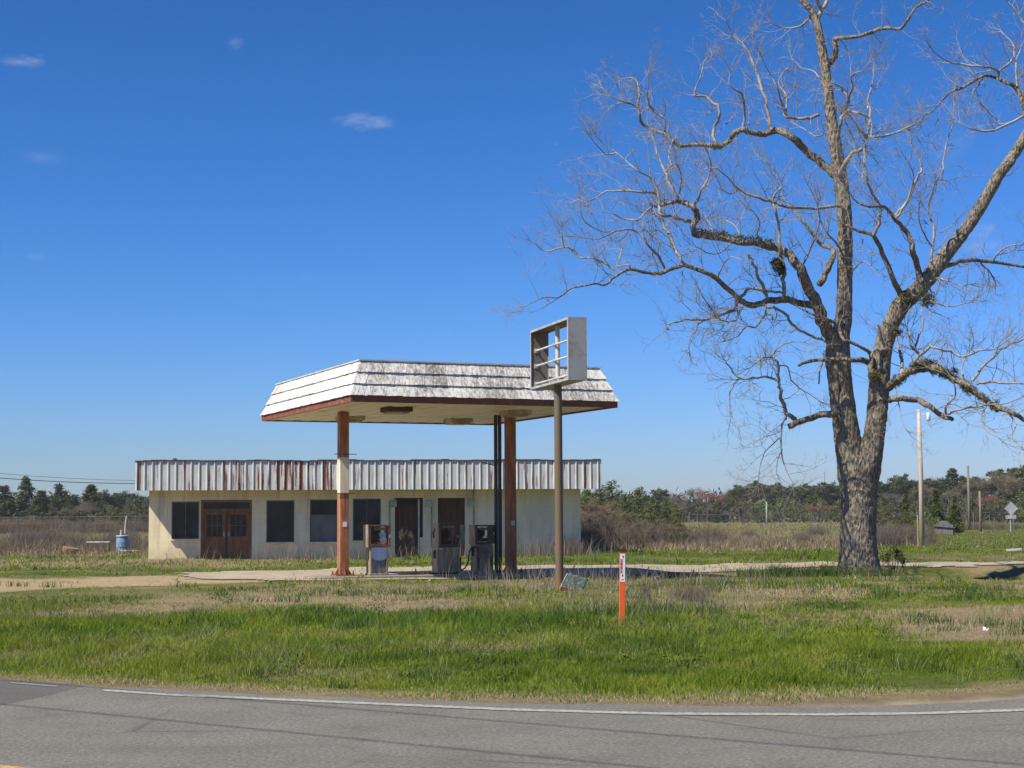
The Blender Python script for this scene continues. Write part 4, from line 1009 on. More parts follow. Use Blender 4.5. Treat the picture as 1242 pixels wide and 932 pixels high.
# secondary branches
S = [
 ([(811, 283.7, 1.8), (805, 272, 1.8), (800, 260, 1.9), (799, 250, 2), (797.7, 232, 1.8), (788, 215, 1.5), (771.6, 206, 1.3), (752, 189, 1.1), (739, 180, .9), (724, 167, .6)], (-3, -2.4)),
 ([(831, 322, 2.2), (825, 312, 2), (820, 303, 1.9), (811.6, 284, 1.8), (803, 270, 1.6), (799, 252, 1.5)], (-2.8, -2.2)),
 ([(840, 270, 3), (832, 267, 2.6), (822, 264, 2.4), (801, 261, 2)], (-1.7, -1.9)),
 ([(799, 250, 2), (790, 252, 1.7), (780, 262, 1.5), (771, 268, 1.4), (759, 266, 1.2), (741, 259, .8)], (-2.2, -3.5)),
 ([(797, 236, 1.8), (781, 233, 1.7), (760, 232, 1.6), (736, 232, 1.3), (723, 240, 1.1), (711, 245, .9), (702, 242, .6)], (-2.2, -2.6)),
 ([(822, 244, 2.6), (821, 238, 2.4), (811.6, 223.6, 2), (806, 206, 1.7), (797, 186.6, 1.4), (792, 165, 1)], (-2, -.8)),
 ([(825, 234, 1.6), (826, 210, 1.3), (820, 197, 1.1), (820, 187, .8)], (-2, -2.8)),
 ([(808, 208, 1.5), (814.5, 200, 1.3), (811, 189, 1.2), (814.5, 174, .9)], (-1.6, -.4)),
 ([(842, 250, 2), (850, 232, 1.8), (858, 218, 1.5), (862, 200, 1.2), (858, 184, .8)], (-1.9, -3)),
 ([(745, 186, 1), (734, 187, .9), (718, 169, .6)], (-2.5, -3)),
 ([(868, 177, 2.4), (866, 158, 2.2), (873, 140, 2.1), (871, 129, 2), (855, 117, 1.7), (843, 116, 1.4), (844, 107, 1.2), (850, 92, 1), (854, 75, .6)], (1.4, 2.4)),
 ([(806, 162, 1.7), (806, 146, 1.6), (789, 131, 1.3), (785.5, 116, 1.1), (786.6, 98, .7)], (1.8, 1.0)),
 ([(772, 129, 1.6), (776, 118, 1.4), (774, 105, 1.1), (769, 95, .8), (752, 96, .5)], (2, 2.8)),
 ([(901, 157, 2), (904, 139.5, 1.8), (899, 114, 1.5), (885, 103, 1.1), (885, 90, .7)], (1.2, .2)),
 ([(934, 158, 2.6), (931, 129, 2.4), (922.6, 103, 2.1), (913, 73, 1.7), (904, 58, 1.3), (889, 41, .9), (881, 26, .6)], (.9, 1.6)),
 ([(993, 138, 2.6), (977, 144, 2.3), (966.6, 144, 2), (954, 142, 1.8), (949, 129, 1.5), (943, 107, 1.2), (932, 86, .8), (924, 70, .5)], (.7, -.6)),
 ([(952, 140, 1.6), (954, 118, 1.3), (944, 100, 1.0), (952, 86, .6)], (.2, 1)),
 ([(984, 20, 2.2), (980, 24, 2), (969, 32, 1.6), (951, 34, 1), (938, 30, .6)], (.8, 0)),
 ([(991, 25, 3.4), (997, 12, 3), (1004, -3, 2.8), (1015, -40, 2.2), (1030, -90, 1.2)], (.8, 1.8)),
 ([(996, 14, 2.6), (989, 0, 2.4), (985, -40, 1.8), (990, -85, 1)], (.8, -.4)),
 ([(1019, 215, 2.6), (1016, 170, 2.4), (1019, 148, 2.2), (1027, 133, 2.2), (1028, 120, 2), (1021, 107, 1.7), (1008, 101, 1.2)], (.5, -1.2)),
 ([(1028, 135, 2), (1040, 138, 1.8), (1054, 143, 1.5), (1058, 155, 1.2), (1056, 165, .8)], (-.6, -1.4)),
 ([(1029, 120, 1.8), (1034, 105, 1.5), (1033, 92, 1.2), (1046, 86, .8)], (-.7, -1.5)),
 ([(1024, 225, 3.6), (1021, 210, 3.4), (1030, 191, 3.1), (1047, 178, 2.6), (1050, 167, 2.4), (1063, 165, 2), (1075, 165, 1.8), (1092, 159, 1.3), (1110, 150, .8)], (.4, -1.6)),
 ([(1050, 167, 2), (1042, 156, 1.7), (1036, 148, 1.3), (1030, 140, .9)], (-.7, -1.5)),
 ([(1050, 166, 2), (1056, 140, 1.6), (1053, 122, 1.3), (1058, 100, 1), (1060, 78, .6)], (-.7, .6)),
 ([(1049, 176, 1.8), (1049, 195, 1.6), (1047, 208, 1.2)], (-.6, -1.4)),
 ([(1086, 263, 2.4), (1101, 243, 2.2), (1111, 219, 1.9), (1117, 208, 1.6), (1116, 196, 1.5), (1106, 175, 1.1), (1101, 160, .7)], (-1.9, -1.0)),
 ([(1086, 266, 2), (1094, 255, 1.7), (1104, 235, 1.4), (1108, 215, 1.1), (1102, 196, .7)], (-1.9, -3)),
 ([(1059, 287, 2.6), (1066, 273, 2.4), (1067, 250, 2), (1058, 234, 1.9), (1051, 219, 1.7), (1045, 200, 1.4), (1040, 185, .9)], (-1.5, -2.4)),
 ([(1128, 334, 2.2), (1129, 307, 1.9), (1134, 277, 1.7), (1126, 258, 1.5), (1133, 226, 1.4), (1144, 208, 1.3), (1144, 197, 1.2), (1150, 167, 1), (1155, 154, .9), (1157, 129, .6)], (-.7, .8)),
 ([(1130, 300, 1.4), (1121, 285, 1.2), (1114, 262, .9), (1117, 240, .6)], (-.5, -1.6)),
 ([(1262, 137, 2.4), (1240, 142, 2.1), (1206, 159, 1.7), (1180, 157, 1.2), (1165, 149, .7)], (-1, -2.2)),
 ([(1211, 97, 2.2), (1211, 86, 2), (1193, 81.5, 1.7), (1170, 78, 1.4), (1150, 75, 1.1), (1131, 62, .7)], (-.3, -1.2)),
 ([(1211, 86, 1.8), (1227, 74, 1.6), (1229, 56, 1.2), (1214.5, 38.6, .7)], (-.3, .6)),
 ([(1233, 106, 1.6), (1232, 78, 1.3), (1238, 60, 1), (1248, 40, .7)], (-.6, .8)),
 ([(1242, 30, 1.6), (1232, 12, 1.4), (1222, 2, 1)], (-1, -1)),
 ([(1193, 92, 1.6), (1186, 104, 1.4), (1180, 114, 1.1), (1192, 128, .9), (1202, 140, .6)], (.1, 1)),
 ([(1190, 320, 1.4), (1202, 332, 1.2), (1208, 345, .8)], (.3, 1)),
 ([(1204, 318, 1.5), (1212, 306, 1.3), (1226, 298, 1), (1240, 296, .7)], (.6, 0)),
 ([(951, 365, 3), (950.5, 345, 2.8), (950.5, 325, 3), (949, 312, 3), (946, 300, 2.6), (945, 280, 2.2), (940, 254, 1.8), (937, 245, 1.7), (944, 230, 1.4), (948, 226, 1.3), (940, 208, 1), (931, 198, .6)], (-.5, -1.6)),
 ([(1021, 251, 2.4), (990, 252, 2.2), (956, 251.5, 2.1), (937, 245, 2), (921, 241, 1.9), (896, 230, 1.6), (883, 215, 1.2), (868, 204, .8)], (.2, -2.8)),
 ([(896, 231, 1.2), (886, 236, 1), (875, 230, .7)], (-2, -3)),
 ([(930, 360, 2.6), (921, 338, 2.4), (914, 320, 2.1), (908, 309, 1.8)], (-.8, -2), .1),
 ([(929, 352, 2.2), (915, 350, 2.2), (905, 353, 2.2), (898, 362, 2.4)], (-1, -.9), .2),
 ([(928, 352, 2), (940, 354, 1.8), (951, 355, 1.6)], (-1, -.7), .2),
 ([(745, 329, 1.6), (730, 317, 1.5), (717, 313, 1.4), (704, 312.7, 1.4), (696, 304, 1.3), (684, 300, 1.2), (661, 305, .9), (651, 297, .6)], (-3.4, -3)),
 ([(684, 300, .9), (682, 288, .8), (682, 276, .5)], (-3.2, -3.6)),
 ([(765, 327, 1.4), (762, 321, 1.3), (749, 323, 1.1), (752, 312, .9), (754, 303, .6)], (-3.2, -2.6)),
 ([(806, 326, 2), (799, 311.6, 1.9), (786, 296, 1.7), (773, 281, 1.5), (758, 279, 1.4), (743, 282, 1.2), (726, 290, .9), (704, 288, .6)], (-2.9, -4.6)),
 ([(743, 282, 1), (728, 280, .9), (711, 271, .7), (704, 256, .5)], (-4, -4.6)),
 ([(774, 282, 1), (782, 278, .9), (790, 286, .6)], (-3.6, -3.2)),
 ([(893.6, 364, 2.6), (891.5, 376, 2.4), (870, 383.5, 2.1), (853, 388, 1.8), (833, 388, 1.5), (822, 391, 1.2), (812, 393, 1), (810, 400, .6)], (-1.3, -3.4)),
 ([(853, 388, 1.5), (846, 396, 1.3), (840, 410, .9), (836, 420, .6)], (-2.2, -2.6)),
 ([(870, 383, 1.4), (862, 374, 1.2), (856, 366, 1), (848, 352, .6)], (-1.9, -3)),
 ([(928, 370, 1.6), (929, 380, 1.6), (936, 382, 1.4), (937, 388, 1.2)], (-.8, -.9), .2),
 ([(930, 372, 2), (945, 376, 2), (955, 384, 2), (963, 396, 2), (975, 403, 1.9), (990, 410, 1.8), (1003, 416, 1.6)], (-.9, -.4), .4),
 ([(929, 381, 1.5), (916, 397, 1.4), (905, 396, 1.2), (895, 408, 1), (880, 414, .7)], (-.9, -2.4)),
 ([(900, 372, 1.6), (892, 388, 1.4), (880, 390, 1.2), (866, 384, .9)], (-1.2, -2)),
 ([(964, 511, 3.6), (957, 503, 3.2), (951, 495, 3), (947, 480, 2.6), (945, 470, 2.4), (944, 460, 2.2), (946, 446, 2), (940, 438, 1.7), (932, 433, 1.5), (922, 436, 1.1), (910, 446, .6)], (-.9, -1.8)),
 ([(944, 462, 1.8), (930, 458, 1.7), (912, 459, 1.5), (897, 459, 1.4), (887, 448, 1.1), (880, 438, .7)], (-1.4, -2.6)),
 ([(896, 459, 1.1), (888, 470, 1), (885, 479, .9), (886, 498, .8), (893, 517, .5)], (-2.2, -2.8)),
 ([(946, 444, 1.3), (956, 446, 1.1), (960, 462, 1), (975, 474, .8), (990, 484, .5)], (-1.6, -.6)),
 ([(934, 434, 1.4), (942, 424, 1.2), (956, 416, 1), (975, 415, .7)], (-1.7, -2.4)),
 ([(954, 506, 1.6), (950, 512, 1.4), (947, 529, 1.2), (948.6, 550, 1.1), (953, 569, .9), (961.6, 586, .6)], (-1, -1.8)),
 ([(947, 530, 1), (935, 541, .9), (927, 550, .8), (922, 566, .7), (920, 582, .5)], (-1.3, -2.4)),
 ([(949, 545, .7), (943, 558, .6), (942, 575, .4)], (-1.4, -1)),
 ([(1184, 466, 2), (1198, 464, 1.9), (1212, 464, 1.7), (1242, 465.5, 1.3), (1275, 470, .7)], (-1.6, -2.6)),
 ([(1180, 462, 2), (1189, 448, 1.9), (1205, 434, 1.8), (1219, 421, 1.7), (1242, 412, 1.4), (1270, 400, .7)], (-1.6, -.6)),
 ([(1128, 419, 1.6), (1140, 424, 1.7), (1153, 427, 1.7), (1170, 433, 1.6), (1189, 426, 1.5), (1205, 424, 1.2), (1220, 414, .8)], (-1.4, -2.4)),
 ([(1104, 447, 2.2), (1110, 438, 2), (1116, 432, 1.9), (1129, 418, 1.8)], (-.8, -1.4), .3),
 ([(1122, 444, 2.4), (1119, 434, 2.2), (1110, 426, 2), (1104, 418, 1.8), (1103, 404, 1.2), (1098, 395, .7)], (-.9, -.2)),
 ([(1092, 455, 2.6), (1094, 440, 2.4), (1092, 430, 2), (1089, 420, 1.6), (1088, 405, .9)], (-.6, .4)),
 ([(1110, 424, 1.6), (1114, 408, 1.4), (1120, 392, 1.1), (1116, 380, .7)], (-.3, .8)),
 ([(1080, 424, 2), (1069, 424, 2), (1059, 426, 2), (1057, 432, 1.6)], (-.5, -.7), .3),
 ([(1071, 416, 1.8), (1068, 403, 1.6), (1065, 394, 1.2)], (-.7, -.9), .1),
 ([(1147, 503, 1.8), (1147, 495, 1.7), (1152, 488, 1.6), (1159, 481, 1.4), (1158, 468, 1), (1150, 452, .6)], (-1.5, -2.2)),
 ([(1150, 502, 1.7), (1165, 497, 1.6), (1185, 493, 1.4), (1204, 491, 1.2), (1226, 488, .9), (1242, 480, .6)], (-1.5, -3)),
 ([(1172, 466, 1.5), (1166, 450, 1.3), (1170, 436, 1), (1180, 420, .6)], (-1.4, -.4)),
 ([(1200, 488, 1.3), (1190, 505, 1.1), (1196, 522, .8), (1210, 530, .5)], (-1.8, -2.6)),
 ([(1222, 498, 1.2), (1232, 515, 1), (1228, 530, .8), (1240, 545, .5)], (-2, -2.8)),
 ([(1100, 350, 1.6), (1112, 362, 1.5), (1130, 366, 1.4), (1150, 372, 1.1), (1172, 368, .7)], (-.8, -1.8)),
 ([(1125, 344, 1.6), (1136, 338, 1.5), (1150, 341, 1.3), (1168, 348, .8)], (-1, -2)),
 ([(1085, 470, 1.2), (1090, 490, 1), (1092, 505, .8), (1098, 520, .5)], (-.6, -1)),
 ([(1000, 425, 1.4), (998, 438, 1.4), (994, 452, 1.3), (993, 466, 1.3)], (-.4, -.6), .0),
 ([(1016, 130, 1.6), (1032, 160, .9), (1038, 175, .6)], (.5, 1.4)),
 ([(1003, 108, 1.3), (988, 88, 1.1), (972, 82, .8), (960, 70, .5)], (.7, 1.8)),
 ([(1006, 160, 1.4), (988, 165, 1.2), (975, 156, .9), (962, 150, .6)], (.6, 1.9)),
 ([(1020, 300, 1.6), (1008, 290, 1.4), (995, 268, 1.1), (990, 245, .8), (980, 225, .5)], (.3, -.9)),
 ([(1032, 330, 1.3), (1046, 318, 1.1), (1056, 322, .8)], (.2, -.8)),
 ([(980, 345, 1.6), (972, 330, 1.5), (984, 300, 1.2), (994, 270, .9), (992, 250, .6)], (-.4, -1.8)),
 ([(925, 298, 1.6), (918, 284, 1.3), (922, 270, 1), (912, 256, .6)], (-.9, -2.6)),
 ([(900, 293, 1.5), (893, 276, 1.3), (880, 268, 1), (866, 266, .6)], (-1, -.2)),
 ([(890, 292, 1.3), (878, 304, 1.2), (862, 308, 1), (845, 300, .6)], (-1.2, -2.8)),
 ([(868, 288, 1.3), (860, 270, 1), (848, 256, .6)], (-1.4, -.2)),
 ([(870, 338, 1.4), (878, 320, 1.2), (888, 312, .9), (900, 316, .5)], (-2, -3)),
]
for s in S:
    br(s[0], s[1], tw=s[2] if len(s) > 2 else 1.0)
for b in limbs:
    mb = MB(); nseg = 10 if max(b.r) > .08 else 7
    pp = [p+Vector((random.uniform(-1, 1), random.uniform(-1, 1), random.uniform(-1, 1)))*r*.28 for p, r in zip(b.p, b.r)]
    mb.tube(pp, [r*random.uniform(.83, .97) for r in b.r], nseg); mb.build('limb', M_bark, pecan, smooth=True)

# crown: secondary branches and fine twigs
cv = []; cf4 = []; cf3 = []
def fast_tube(pts, rad, n):
    vs, fs = tube_geo(pts, rad, n, False)
    b = len(cv); cv.extend([(v.x, v.y, v.z) for v in vs])
    for f in fs: cf4.append((f[0]+b, f[1]+b, f[2]+b, f[3]+b))
lset = set(id(b) for b in limbs)
for b in branches:
    if id(b) in lset or hasattr(b, 'core'): continue
    fast_tube([p+Vector((random.uniform(-1, 1), random.uniform(-1, 1), random.uniform(-1, 1)))*r*.75 for p, r in zip(b.p, b.r)], b.r, 5)
def rv(s=1.0): return Vector((random.gauss(0, s), random.gauss(0, s), random.gauss(0, s)))
ntw = [0]
def twig(p, d, Ln, r, lev):
    n = 5 if lev == 1 else (4 if lev == 2 else 3)
    pts = [p]; d = d.normalized(); seg = Ln/n
    for i in range(n):
        d = (d+rv(.21 if lev == 1 else .2)+Vector((0, 0, .06))).normalized()
        p = p+d*seg; pts.append(p)
    fast_tube(pts, [r*(1-.72*i/n) for i in range(n+1)], 3); ntw[0] += 1
    if lev >= 3: return
    k = random.randint(5, 7) if lev == 1 else random.randint(2, 3)
    for j in range(k):
        i = random.randint(1, n); q_ = pts[i]; dd = (pts[i]-pts[i-1]).normalized()
        side = dd.cross(rv()).normalized()
        twig(q_, dd*.75+side*.75+Vector((0, 0, .1)), Ln*random.uniform(.32, .55), max(r*(1-.72*i/n)*.75, .0034), lev+1)
for b in branches:
    L_ = 0; nxt = .25 if not hasattr(b, 'core') else .6
    tot = sum((b.p[i+1]-b.p[i]).length for i in range(len(b.p)-1))
    for i in range(len(b.p)-1):
        sl = (b.p[i+1]-b.p[i]).length; L_ += sl
        r = b.r[i]
        if L_ > nxt and b.tw > 0:
            base = .20 if r < .06 else (.55 if r < .1 else 1.1)
            nxt = L_+base*random.uniform(.6, 1.4)/b.tw
            if r > .1 and L_ < .25*tot: continue
            d = (b.p[i+1]-b.p[i]).normalized(); side = d.cross(rv()).normalized()
            thin = 1-min(r/.08, 1)
            twig(b.p[i], d*(.35+.5*thin)+side+Vector((0, 0, .25)), random.uniform(.55, 1.3)*(1.0 if r < .05 else .9), min(r*.5, .0125), 1)
    # spray at the tip
    if b.tw >= .5:
        d = (b.p[-1]-b.p[-3]).normalized()
        for j in range(3): twig(b.p[-1], d+rv(.35), random.uniform(.5, 1.0), max(min(b.r[-1], .011), .006), 1)
np_mesh('crown', np.array(cv), np.array(cf4), M_twig, parent=pecan)
print('twigs', ntw[0], 'faces', len(cf4))

# moss / resurrection fern on the limbs, mistletoe ball
def card_blob(centers, radii, n, size, cols, stretch=(1, 1, 1), up_bias=0.0, surf=.5):
    """leaf-sized faces scattered through ellipsoid clumps -> arrays"""
    centers = np.array(centers, float); radii = np.array(radii, float)
    if radii.ndim == 1: radii = np.repeat(radii[:, None], 3, 1)
    vol = radii.prod(1)**(2/3); pr = vol/vol.sum()
    k = rng.choice(len(centers), n, p=pr)
    v = rng.normal(size=(n, 3)); v /= np.linalg.norm(v, axis=1)[:, None]
    rad = rng.random(n)**surf
    c = centers[k]+v*radii[k]*rad[:, None]
    s = size*(.55+.9*rng.random(n))
    nrm = v*.6+rng.normal(size=(n, 3))*.7+np.array([0, 0, up_bias]); nrm /= np.linalg.norm(nrm, axis=1)[:, None]
    a = np.cross(nrm, rng.normal(size=(n, 3))); a /= np.linalg.norm(a, axis=1)[:, None]; b = np.cross(nrm, a)
    a = a*(s*stretch[0])[:, None]; b = b*(s*stretch[1])[:, None]
    co = np.stack([c-a, c-b*.55, c+a, c+b*.55], 1).reshape(-1, 3)
    q = np.arange(4*n).reshape(n, 4)
    clump = rng.random(len(centers))[k]
    mixv = np.clip(.5*clump+.5*rng.random(n), 0, 1)[:, None]
    cols = np.array(cols, float)
    col = cols[0]*(1-mixv)+cols[1]*mixv
    return co, q, np.repeat(col, 4, 0)
def merge(parts):
    cs = []; qs = []; ks = []; o_ = 0
    for (c, q, k) in parts:
        cs.append(c); qs.append(q+o_); ks.append(k); o_ += len(c)
    return np.concatenate(cs), np.concatenate(qs), np.concatenate(ks)
MOSS = [(.05, .055, .02), (.13, .13, .05)]
bM = limbs[3]
cc = [tuple(bM.p[i]+Vector((0, 0, bM.r[i]*random.uniform(-.6, .8)))+rv(.04)) for i in [random.randint(6, 27) for _ in range(60)]]
co, q, k = card_blob(cc, [random.uniform(.05, .15) for _ in cc], 3600, .038, MOSS, (1.7, .4)); np_mesh('moss', co, q, M_leaf, k, parent=pecan)
bM = limbs[0]
cc = [tuple(bM.p[i]+Vector((0, 0, bM.r[i]*.8))+rv(.015)) for i in range(20, 33)]
cc = [tuple(Vector(a).lerp(Vector(b_), t_)) for a, b_ in zip(cc, cc[1:]) for t_ in (0, .33, .66)]
co, q, k = card_blob(cc, [.14 for _ in cc], 900, .034, MOSS); np_mesh('moss', co, q, M_leaf, k, parent=pecan)
for (px, py, Y, rr, n) in ((1098, 362, TY-.9, .16, 300), (1122, 362, TY-1.1, .26, 420), (1060, 455, TY-.7, .15, 200), (868, 178, TY+1.3, .10, 90), (1085, 400, TY-.8, .12, 160)):
    c = P(px, py, Y); co, q, k = card_blob([tuple(c), tuple(c+Vector((.12, 0, -.05)))], [rr, rr*.7], n, .04, [(.07, .07, .03), (.22, .20, .10)], (1.6, .5)); np_mesh('moss', co, q, M_leaf, k, parent=pecan)
c = P(944, 322, TY-1.0)
co, q, k = card_blob([tuple(c), tuple(c+Vector((.06, 0, -.12))), tuple(c+Vector((-.08, 0, .08)))], [.17, .15, .12], 500, .045, [(.03, .04, .015), (.09, .10, .035)], (1.4, .6)); np_mesh('mistletoe', co, q, M_leaf, k, parent=pecan)

# ------------------------------------------------------------------ grass (blades)
def blades(n_try, xr, yr, dens, h, wd, name_unused=None):
    x = rng.uniform(xr[0], xr[1], n_try); y = rng.uniform(yr[0], yr[1], n_try)
    bare, dry, bc, far, n1, n2 = zones(x, y)
    clump = fbm(x*2.3+9, y*2.3+2, 3)
    d = y-yedge(x)
    pk = dens*(1-bare)*np.clip(.35+1.5*(clump-.25), .1, 1.3)*(d > .12)
    ap = in_poly(x, y, APRON); pk = pk*np.where(ap, .02+.25*(clump > .68), 1)
    lx = (x-CO.x)*math.cos(CYAW)+(y-CO.y)*math.sin(CYAW); ly = -(x-CO.x)*math.sin(CYAW)+(y-CO.y)*math.cos(CYAW)
    pk = pk*~((np.abs(lx) < 3.25) & (np.abs(ly) < .5))
    bx = (x-BO.x)*math.cos(BYAW)+(y-BO.y)*math.sin(BYAW); by = -(x-BO.x)*math.sin(BYAW)+(y-BO.y)*math.cos(BYAW)
    pk = pk*~((bx > -.1) & (bx < BLEN+.1) & (by > -.05) & (by < BDEP+.1))
    m = rng.random(n_try) < pk
    x, y, dry, n1, clump, far, n2, d = [a[m] for a in (x, y, dry, n1, clump, far, n2, d)]
    n = len(x)
    isdry = rng.random(n) < dry
    hh = h*(.45+.9*rng.random(n))*(.6+.8*clump)
    hh = np.where(isdry, hh*.7, hh)*np.clip(.25+d*.28, .25, 1)*(.55+.9*sm(.35, .7, fbm(x*.9+50, y*.9+8, 3)))
    lot = sm(24, 29, y)*(1-sm(58, 66, y))
    hh = hh*(1-.55*sm(24, 30, y)*(1-sm(46, 50, y))*(1-sm(-7, -4, x)))
    hh = hh*(1-lot*np.where(clump > .66, .30, .62))
    ww = wd*(.6+.8*rng.random(n))
    g1 = np.array([.068, .125, .012]); g2 = np.array([.138, .208, .015]); g3 = np.array([.245, .285, .034])
    pt = fbm(x*.75+77, y*.75+33, 4); pt2 = fbm(x*2.6+5, y*2.6+1, 3)
    t = np.clip((pt-.5)*1.7+(pt2-.5)*1.2+.58+(rng.random(n)-.5)*.45, 0, 1)[:, None]
    gc = np.where(t < .5, g1*(1-2*t)+g2*2*t, g2*(2-2*t)+g3*(2*t-1))
    d1 = np.array([.32, .25, .14]); d2 = np.array([.50, .42, .27]); f1 = np.array([.20, .165, .10]); f2 = np.array([.37, .305, .185])
    t = rng.random(n)[:, None]; fr = far[:, None]
    hh = np.where((far > .5) & ~isdry, hh*.4, hh)*np.where(x > .215*y, .6, 1)
    tanm = sm(100, 150, y+(n2-.5)*40)[:, None]
    dc = (d1*(1-t)+d2*t)*(1-fr)+(f1*(1-t)+f2*t)*fr
    dc = dc*(1-tanm*.7)+np.array([.235, .215, .10])*tanm*.7
    col = np.where(isdry[:, None], dc, gc)
    return make_blades(x, y, hh, ww, col, 1.0)
def make_blades(x, y, hh, ww, col, lean=.55):
    n = len(x); z = gz(x, y)-.01
    a = rng.uniform(0, 2*np.pi, n); ca, sa = np.cos(a), np.sin(a)
    b = rng.uniform(0, 2*np.pi, n); le = hh*lean*rng.random(n)
    lx, ly = np.cos(b)*le, np.sin(b)*le
    p = lambda s, fx, fz: np.stack([x+ca*ww*s+lx*fx, y+sa*ww*s+ly*fx, z+hh*fz], -1)
    co = np.stack([p(-.5, 0, 0), p(.5, 0, 0), p(.38, .35, .55), p(-.38, .35, .55), p(0, 1, 1)], 1)
    base = np.arange(n)*5
    q = np.stack([base, base+1, base+2, base+3], 1); tri = np.stack([base+3, base+2, base+4, base+4], 1)
    return co.reshape(-1, 3), q, tri[:, :3], np.repeat(col, 5, 0)
def blade_mesh(name, sets, kind='stuff'):
    cs = []; qs = []; ts = []; ks = []; o_ = 0
    for (c, q, t, k) in sets: cs.append(c); qs.append(q+o_); ts.append(t+o_); ks.append(k); o_ += len(c)
    c = np.concatenate(cs); q = np.concatenate(qs); t = np.concatenate(ts); k = np.concatenate(ks)
    me = bpy.data.meshes.new(name); nq, nt_ = len(q), len(t)
    me.vertices.add(len(c)); me.vertices.foreach_set('co', c.astype(np.float32).ravel())
    me.loops.add(nq*4+nt_*3); me.loops.foreach_set('vertex_index', np.concatenate([q.ravel(), t.ravel()]).astype(np.int32))
    me.polygons.add(nq+nt_)
    me.polygons.foreach_set('loop_start', np.concatenate([np.arange(nq)*4, nq*4+np.arange(nt_)*3]).astype(np.int32))
    a = me.color_attributes.new('Col', 'FLOAT_COLOR', 'POINT')
    a.data.foreach_set('color', np.concatenate([k, np.ones((len(k), 1))], 1).astype(np.float32).ravel())
    me.update(calc_edges=True); me.materials.append(M_grass)
    o = bpy.data.objects.new(name, me); COL.objects.link(o)
    o['kind'] = kind
    print(name, nq); return o
gr = blade_mesh('grass', [
    blades(520000, (-9, 9), (12.3, 19), .95, .088, .0065),
    blades(380000, (-11, 11), (19, 27), .9, .095, .009),
    blades(280000, (-17, 17), (27, 42), .85, .13, .014),
    blades(150000, (-24, 26), (42, 64), .85, .17, .026)])
tag(gr, 'green and straw coloured grass covering the verge and lot', 'grass')
fw_ = blade_mesh('field_grass', [
    blades(150000, (-45, 50), (62, 105), .8, .26, .04),
    blades(130000, (-75, 90), (105, 210), .85, .26, .06),
    blades(60000, (-150, 180), (210, 420), .8, .35, .15)])
tag(fw_, 'brown and tan dry field grass reaching back to the treeline', 'field grass')
# dead weed stalks in front of the island and by the building
def stalks(n, cx, cy, sx_, sy_, h, w_, c1, c2):
    x = rng.normal(cx, sx_, n); y = rng.normal(cy, sy_, n)
    ok = (y > yedge(x)+1.5); x = x[ok]; y = y[ok]; n = len(x)
    t = rng.random(n)[:, None]
    return make_blades(x, y, h*(.4+.7*rng.random(n)), np.full(n, w_)*(.6+.8*rng.random(n)), np.array(c1)*(1-t)+np.array(c2)*t, .8)
def tufts(n, xr, yr, per, h, w_, c1, c2, sp):
    tx = rng.uniform(xr[0], xr[1], n); ty = rng.uniform(yr[0], yr[1], n)
    x = np.repeat(tx, per)+rng.normal(0, sp, n*per); y = np.repeat(ty, per)+rng.normal(0, sp, n*per)
    hs = np.repeat(h*(.5+.8*rng.random(n)), per)*(.5+.6*rng.random(n*per))
    ok = y > yedge(x)+1.4; x = x[ok]; y = y[ok]; hs = hs[ok]; t = rng.random(len(x))[:, None]
    return make_blades(x, y, hs, np.full(len(x), w_), np.array(c1)*(1-t)+np.array(c2)*t, .9)
gt = [tufts(60, (-4.5, 3.2), (21.2, 24), 90, .21, .010, (.05, .12, .015), (.13, .21, .03), .14), tufts(36, (-7, 7), (14.6, 17), 70, .13, .008, (.035, .085, .014), (.09, .15, .025), .12),
      tufts(60, (2, 9), (18, 34), 60, .16, .010, (.04, .09, .015), (.11, .17, .03), .16), tufts(90, (-8, 10), (15, 23), 25, .24, .006, (.16, .22, .05), (.30, .33, .12), .08), tufts(50, (-12, 8), (27, 38), 50, .18, .014, (.05, .10, .018), (.14, .19, .04), .2),
      tufts(30, (5.5, 9.5), (40, 42), 60, .28, .016, (.04, .085, .016), (.10, .15, .03), .2)]
tag(blade_mesh('grass_tufts', gt), 'taller green grass tufts scattered through the verge', 'grass')
cen = []; rad = []
for k in range(260):
    x_ = random.uniform(-9, 9); y_ = random.choice([random.uniform(14, 18), random.uniform(14, 27), random.uniform(27, 40)])
    if y_ < float(yedge(x_))+1.2: continue
    r_ = random.uniform(.08, .26); cen.append((x_, y_, gz1(x_, y_)+.04)); rad.append((r_, r_, .06+r_*.25))
co, q, k = card_blob(cen[::2], rad[::2], 6500, .018, [(.045, .09, .016), (.12, .17, .03)], (1.2, .8), .5, .6)
tag(np_mesh('broadleaf_weeds', co, q, M_leaf, k, smooth=False), 'low broad leaved weeds dotted through the verge grass', 'weeds', kind='stuff')
GW1, GW2 = (.16, .13, .11), (.36, .31, .25)
ws = [stalks(420, 1.4, 33.5, 1.6, 2.0, .55, .008, GW1, GW2), stalks(300, 3.2, 29.5, 1.3, 2.0, .45, .007, GW1, GW2), stalks(160, .8, 38.5, 1.5, .8, .6, .010, GW1, GW2),
      stalks(260, 2.2, 24.0, .6, 1.2, .4, .008, GW1, GW2), stalks(400, -4, 57, 3, .35, .7, .014, GW1, GW2), stalks(300, 1.2, 58.0, 1.2, .5, .8, .014, GW1, GW2), stalks(300, -1.5, 30, 2.5, 1.5, .35, .009, GW1, GW2),
      stalks(6000, -24, 78, 9, 9, .65, .022, (.11, .085, .06), (.23, .18, .125)), stalks(4000, 7.5, 80, 5, 8, .48, .022, (.16, .125, .085), (.32, .255, .17))]
tag(blade_mesh('dead_weeds', ws), 'grey brown dead weed stalks around the sign pole, walls and field', 'weeds')

